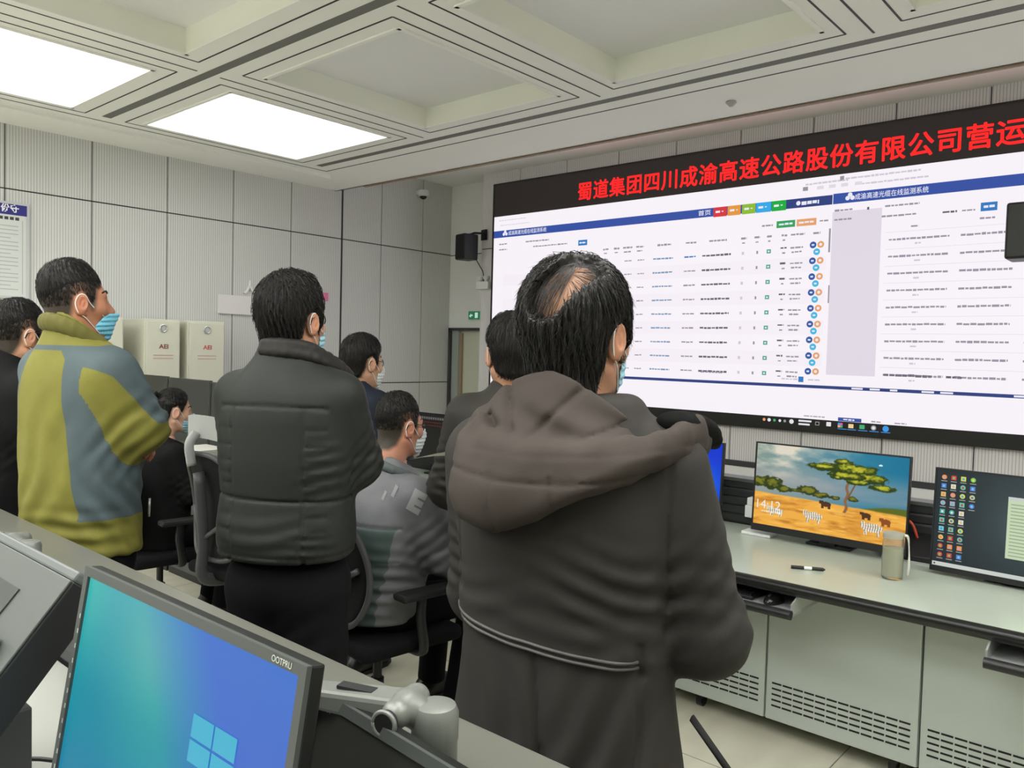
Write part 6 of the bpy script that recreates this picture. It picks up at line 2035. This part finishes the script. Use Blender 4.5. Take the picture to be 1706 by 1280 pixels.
# ================================================================== 4: man in black at the left edge
P4 = figure('person in black with glasses at the left picture edge, behind the olive jacket', tuple(at(14, 700, 2.96)[:2]), 10)
hc = to_local(P4, at(35, 561, 2.94))
AR = ([(0.0, -0.17, 1.40), (0.06, -0.235, 1.13), (0.24, -0.06, 1.12)], [0.085, 0.08, 0.058])
AL = ([(0.0, 0.17, 1.40), (0.06, 0.235, 1.13), (0.24, 0.06, 1.10)], [0.085, 0.08, 0.058])
rows4 = [(0.90, 0, 0, 0.17, 0.21), (1.1, 0, 0, 0.168, 0.212), (1.3, -0.005, 0, 0.165, 0.215), (1.40, -0.01, 0, 0.15, 0.205), (1.46, -0.01, 0, 0.12, 0.165), (1.50, -0.01, 0, 0.095, 0.115), (1.545, -0.005, 0, 0.08, 0.088), (1.58, 0.0, 0, 0.077, 0.082)]
M_BLKJ = mat('jacket_black', (0.0065, 0.0065, 0.007), 0.8, noise=(9, 0.2), bump=(280, 0.2, 0.001), spec=0.15)
build_head(P4, dict(hc=hc, s=0.98, yaw=-4, style='crop', shade=(0.04, 0.03, 0.022), strands=(2200, 0.016, 0.0008), whorl=(-0.07, 0, 0.17), mask=True, glasses=True, neck=0.060, mask_mat=M_MASK_W, torso_box=((-0.2, -0.34, 0.85), (0.36, 0.34, 1.62))),
    hands=[('R', (0.25, -0.05, 1.12), (0.4, 1, 0), (0, 0, 1), 0.5), ('L', (0.25, 0.05, 1.10), (0.4, -1, 0), (0, 0, 1), 0.5)], torso=trunk(rows4, 1, [AR, AL]))
garment(P4, 'jacket', jacket_fn(rows4, [AR, AL], sleeve_folds(*AR[0]) + sleeve_folds(*AL[0]), post=lambda P, d: smax(cut_neck(d, P, 1.565, 0.4, -0.07), -cap(P, (0, 0, 1.48), (0.0, 0, 1.7), 0.060, 0.068), 0.004)), (-0.28, -0.36, 0.87), (0.38, 0.36, 1.6), 0.008, M_BLKJ)
stand_legs(P4, 1.0)

# ================================================================== 5: man in the navy suit behind
P5 = figure('person in a navy suit and pale shirt standing behind the seated man in grey', tuple(at(592, 700, 3.95)[:2]), 2)
hc = to_local(P5, at(604, 606, 3.92))
AR = ([(0.0, -0.165, 1.33), (0.02, -0.215, 1.05), (0.20, -0.14, 0.98)], [0.07, 0.062, 0.05])
AL = ([(0.0, 0.165, 1.33), (0.02, 0.215, 1.05), (0.20, 0.14, 0.98)], [0.07, 0.062, 0.05])
rows5 = [(0.80, 0, 0, 0.15, 0.195), (0.95, 0, 0, 0.15, 0.195), (1.1, 0, 0, 0.14, 0.182), (1.25, 0, 0, 0.142, 0.19), (1.33, 0, 0, 0.13, 0.185), (1.38, 0, 0, 0.105, 0.15), (1.415, 0.005, 0, 0.088, 0.11), (1.45, 0.012, 0, 0.078, 0.085), (1.475, 0.016, 0, 0.074, 0.08)]
M_NAVY = mat('suit_navy', (0.010, 0.014, 0.026), 0.75, bump=(300, 0.2, 0.001), spec=0.3)
build_head(P5, dict(hc=hc, s=1.0, yaw=-4, style='short', strands=(1800, 0.03, 0.0009), whorl=(-0.07, 0, 0.17), mask=True, mask_mat=M_MASK_W, glasses=True, skin=srgb(205, 160, 130), h=0.004, hh=0.004, torso_box=((-0.2, -0.32, 0.75), (0.34, 0.32, 1.5))),
    hands=[('R', (0.21, -0.135, 0.975), (1, 0.4, -0.2), (0, 0, 1), 0.4), ('L', (0.21, 0.135, 0.975), (1, -0.4, -0.2), (0, 0, 1), 0.4)], torso=trunk(rows5, 1, [AR, AL]))
garment(P5, 'suit_jacket', jacket_fn(rows5, [AR, AL], sleeve_folds(*AR[0], amp=0.003), ramp=0.0015, post=lambda P, d: smax(cut_neck(d, P, 1.49, 1.15, -0.06), -cap(P, (0, 0, 1.36), (0.01, 0, 1.6), 0.060, 0.075), 0.004)), (-0.26, -0.32, 0.77), (0.34, 0.32, 1.5), 0.009, M_NAVY)
garment(P5, 'shirt_collar', lambda P: smax(cut_neck(np.abs(chain(P, [(0.0, 0, 1.36), (0.01, 0, 1.60)], [0.071, 0.071])) - 0.004, P, 1.505, 0.95, -0.06), 1.36 - P[:, 2], 0.003), (-0.12, -0.12, 1.33), (0.14, 0.12, 1.53), 0.005, mat('shirt_pale', (0.55, 0.62, 0.66), 0.7))
stand_legs(P5, 0.94, m=mat('trouser_navy', (0.010, 0.012, 0.02), 0.8))

# ================================================================== 6: seated man in the grey jacket
hw = at(665, 711, 3.3)
P6 = figure('person in glasses seated in a grey jacket with block letters on the sleeve', (hw[0] - 0.07, hw[1] - 0.0), -2)
hc = to_local(P6, hw)
AR = ([(0.02, -0.180, 1.02), (0.13, -0.245, 0.78), (0.36, -0.16, 0.76)], [0.085, 0.084, 0.06])
AL = ([(0.02, 0.185, 1.02), (0.13, 0.24, 0.78), (0.36, 0.13, 0.75)], [0.085, 0.08, 0.06])
rows6 = [(0.52, -0.04, 0, 0.165, 0.195), (0.62, -0.035, 0, 0.172, 0.205), (0.74, -0.02, 0, 0.168, 0.205), (0.88, -0.005, 0, 0.165, 0.21), (0.99, 0.008, 0, 0.150, 0.205), (1.05, 0.018, 0, 0.125, 0.172), (1.095, 0.028, 0, 0.10, 0.125), (1.135, 0.036, 0, 0.084, 0.095), (1.17, 0.042, 0, 0.078, 0.085)]
fl6 = sleeve_folds(*AR[0], lam=0.045, amp=0.007) + sleeve_folds(*AL[0]) + [((-0.12, -0.14, 0.68), (0.2, 0, 1), (1, -0.6, 0), 0.05, 0.12, 0.16, 0.007), ((-0.16, 0.0, 0.62), (0, 0, 1), (0, 1, 0), 0.05, 0.1, 0.14, 0.005)]
def post6(P, d):
    y, z, x = P[:, 1], P[:, 2], P[:, 0]
    d = d + 0.006 * np.exp(-((z - 0.905) / 0.005) ** 2) * (x < 0.06) * (y > -0.2)
    d = d + 0.005 * np.exp(-((z - 0.775) / 0.005) ** 2) * (x < 0.05) * (y > -0.2)
    d = cut_neck(d, P, 1.175, 0.55, -0.03)
    return smax(d, -cap(P, (0.03, 0, 1.08), (0.05, 0, 1.3), 0.058, 0.072), 0.004)
f6 = jacket_fn(rows6, [AR, AL], fl6, ramp=0.003, post=post6)
M_GREYJ = attr_mat('grey_jacket', 'zone', [srgb(74, 88, 86), srgb(116, 117, 121)], [0.0, 0.5], rough=0.55, bump=(260, 0.2, 0.001), spec=0.4)
build_head(P6, dict(hc=hc, s=1.02, yaw=-5, pitch=-2, style='crop', strands=(2200, 0.013, 0.0008), whorl=(-0.07, 0, 0.17), mask=True, glasses=True, mask_mat=M_MASK_W, neck=0.066, skin=srgb(196, 138, 112), shade=(0.05, 0.04, 0.028), torso_box=((-0.25, -0.34, 0.5), (0.45, 0.34, 1.2))),
    hands=[('R', (0.37, -0.155, 0.755), (1, 0.5, -0.1), (0, 0, 1), 0.5), ('L', (0.37, 0.125, 0.745), (1, -0.5, -0.1), (0, 0, 1), 0.5)], torso=trunk(rows6, 1, [AR, AL]))
garment(P6, 'jacket', f6, (-0.27, -0.37, 0.5), (0.46, 0.36, 1.2), 0.0065, M_GREYJ, attrs={'zone': lambda V: np.clip(0.5 + 8 * np.maximum(V[:, 2] - 0.905, np.maximum(-V[:, 1] - 0.178 - 0.1 * (V[:, 2] - 0.8), V[:, 0] - 0.16)), 0, 1)})
def coll6(P):
    return chain(P, smooth_pts([(-0.045, 0.05, 1.135), (-0.055, -0.02, 1.14), (-0.03, -0.088, 1.118), (0.05, -0.115, 1.085), (0.125, -0.10, 1.045)], 3), [0.017] * 13, 0.012)
garment(P6, 'collar', coll6, (-0.12, -0.17, 1.0), (0.18, 0.1, 1.19), 0.006, mat('collar_grey', srgb(84, 92, 92), 0.7))
M_REFL = mat('letter_pale', srgb(150, 152, 152), 0.6)
vr, vd = np.array((0.78, -0.63, 0.0)), np.array((0.63, 0.78, 0.0))
for ch, px, py, size, nm in (('E', 676, 840, 0.085, 'E'), ('I', 652, 822, 0.045, 'mark'), ('I', 636, 828, 0.035, 'mark')):
    o0 = to_local(P6, at(px, py, 3.15)) - vd * 0.06
    eu = 0.86 * vr - 0.5 * np.array((0, 0, 1.0))
    ev = 0.40 * vr + 0.9 * np.array((0, 0, 1.0))
    cloth_letter(P6, 'sleeve_letter' if ch == 'E' else 'sleeve_mark', f6, ch, o0, eu, ev, vd, size, M_REFL if ch == 'E' else mat('letter_grey', srgb(128, 132, 132), 0.5), bold=0.07)
legs(P6, [(0.0, 0.10, 0.55), (0.0, -0.10, 0.55)], [(0.42, 0.13, 0.54), (0.42, -0.13, 0.54)], [(0.40, 0.14, 0.10), (0.30, -0.14, 0.10)], (1, -0.1), 1.0, pelvis=np.array((-0.03, 0, 0.56)))
ch6 = office_chair((hw[0] - 0.09, hw[1] + 0.0, 0), math.radians(-6), 'black mesh office chair carrying the seated man in grey', headrest=False, seat_z=0.47)

# ================================================================== 7: man in the dark jacket behind the hooded coat
P7 = figure('person in a dark high collared jacket half hidden behind the brown hooded coat', tuple(at(858, 700, 2.86)[:2]), 40)
hc = to_local(P7, at(853, 593, 2.82))
AR = ([(-0.01, -0.17, 1.37), (0.05, -0.23, 1.09), (0.23, -0.06, 1.12)], [0.08, 0.075, 0.056])
AL = ([(-0.01, 0.17, 1.37), (0.05, 0.235, 1.10), (0.23, 0.09, 1.14)], [0.08, 0.077, 0.056])
rows7 = [(0.85, 0, 0, 0.165, 0.205), (1.0, 0, 0, 0.165, 0.205), (1.15, 0, 0, 0.16, 0.2), (1.28, -0.005, 0, 0.158, 0.208), (1.36, -0.01, 0, 0.145, 0.2), (1.42, -0.012, 0, 0.118, 0.16), (1.46, -0.012, 0, 0.09, 0.108), (1.50, -0.006, 0, 0.077, 0.084), (1.555, 0.0, 0, 0.075, 0.08)]
build_head(P7, dict(hc=hc, s=1.03, yaw=8, style='short', strands=(2200, 0.03, 0.0009), whorl=(-0.07, -0.01, 0.17), mask=True, mask_mat=M_MASK_W, neck=0.058, torso_box=((-0.2, -0.33, 0.8), (0.34, 0.33, 1.57))),
    hands=[('R', (0.24, -0.045, 1.12), (0.3, 1, 0.1), (1, 0, 0.5), 0.5), ('L', (0.24, 0.075, 1.145), (0.4, -1, 0.1), (1, 0, 0.5), 0.5)], torso=trunk(rows7, 1, [AR, AL]))
garment(P7, 'jacket', jacket_fn(rows7, [AR, AL], sleeve_folds(*AR[0]) + sleeve_folds(*AL[0], amp=0.006), post=lambda P, d: smax(d + 0.004 * np.exp(-((P[:, 2] - 1.50) / 0.004) ** 2) + 0.004 * np.exp(-((P[:, 2] - 1.53) / 0.004) ** 2), -cap(P, (0, 0, 1.46), (0.0, 0, 1.7), 0.060, 0.068), 0.004)), (-0.27, -0.35, 0.82), (0.36, 0.35, 1.57), 0.008, mat('jacket_umber', (0.024, 0.022, 0.018), 0.65, noise=(8, 0.18), bump=(280, 0.2, 0.001), spec=0.35))
stand_legs(P7, 0.98)
o = thing('paper_sheet', 'white paper sheet held by the person behind the brown hooded coat', 'paper', tuple(at(748, 760, 2.62)))
q = np.array(at(748, 758, 2.62))
MB().add([q + np.array((a * 0.10 - b * 0.02, -a * 0.02 + b * 0.11, 0.006 * (1 - a * a) - 0.03 * b)) for a in (-1, -.5, 0, .5, 1) for b in (-0.5, 0.5)], [(2 * i, 2 * i + 1, 2 * i + 3, 2 * i + 2) for i in range(4)]).build('sheet', mat('sheet_paper', (0.7, 0.7, 0.66), 0.7), o, world=True)

# ================================================================== 8: woman at the left console
hw = at(289, 686, 4.5)
P8 = figure('person with tied black hair and blue mask working seated at the left console', (hw[0] - 0.05, hw[1]), -8)
hc = to_local(P8, hw)
AR = ([(0.01, -0.15, 0.985), (0.10, -0.19, 0.77), (0.36, -0.10, 0.80)], [0.066, 0.058, 0.044])
AL = ([(0.01, 0.15, 0.985), (0.10, 0.19, 0.77), (0.36, 0.10, 0.80)], [0.066, 0.058, 0.044])
rows8 = [(0.46, -0.02, 0, 0.15, 0.175), (0.60, -0.015, 0, 0.148, 0.17), (0.74, -0.005, 0, 0.14, 0.16), (0.88, 0.0, 0, 0.138, 0.168), (0.97, 0.003, 0, 0.12, 0.165), (1.02, 0.008, 0, 0.095, 0.13), (1.055, 0.014, 0, 0.075, 0.088), (1.09, 0.018, 0, 0.066, 0.07)]
def bun8(P, d):
    b = ell(P, (-0.125, 0.0, 0.055), (0.035, 0.042, 0.040))
    b = b + 0.003 * np.sin(P[:, 2] * 160 + P[:, 1] * 120)
    d = smin(d, b, 0.012)
    for a in (-1, 1):
        d = smin(d, ell(P, (-0.115, a * 0.02, 0.10), (0.018, 0.02, 0.022)), 0.006)
    return d
build_head(P8, dict(hc=hc, s=0.95, yaw=-4, pitch=-4, style='tied', extra=bun8, strands=(1500, 0.04, 0.0009), whorl=(0.02, 0, 0.17), sweep=lambda p, t: np.array((-0.13, 0, 0.06)) - p + 0 * t, mask=True, neck=0.048, skin=srgb(214, 168, 142), stubble=0.6, torso_box=((-0.2, -0.28, 0.45), (0.44, 0.28, 1.1)), h=0.004, hh=0.004),
    hands=[('R', (0.37, -0.095, 0.800), (1, 0.15, -0.12), (0, 0, 1), 0.35), ('L', (0.37, 0.095, 0.800), (1, -0.15, -0.12), (0, 0, 1), 0.35)], torso=trunk(rows8, 1, [AR, AL]))
garment(P8, 'jacket', jacket_fn(rows8, [AR, AL], sleeve_folds(*AR[0], amp=0.003), ramp=0.002, post=lambda P, d: smax(cut_neck(d, P, 1.10, 0.5, -0.04), -cap(P, (0.015, 0, 1.02), (0.02, 0, 1.2), 0.050, 0.055), 0.004)), (-0.23, -0.3, 0.44), (0.44, 0.3, 1.12), 0.009, M_BLKJ)
legs(P8, [(0.0, 0.085, 0.52), (0.0, -0.085, 0.52)], [(0.36, 0.10, 0.52), (0.36, -0.10, 0.52)], [(0.30, 0.10, 0.10), (0.30, -0.10, 0.10)], (1, 0), 0.88, pelvis=np.array((-0.02, 0, 0.53)))
office_chair((hw[0] - 0.07, hw[1], 0), math.radians(-6), 'mesh office chair the woman in black is sitting on', headrest=False, seat_z=0.45)
ca = at(418, 900, 4.15)
office_chair((ca[0], ca[1], 0), math.radians(4), 'empty mesh office chair with grey headrest beside the quilted jacket', headrest=True, seat_z=0.47, lean=-0.03)
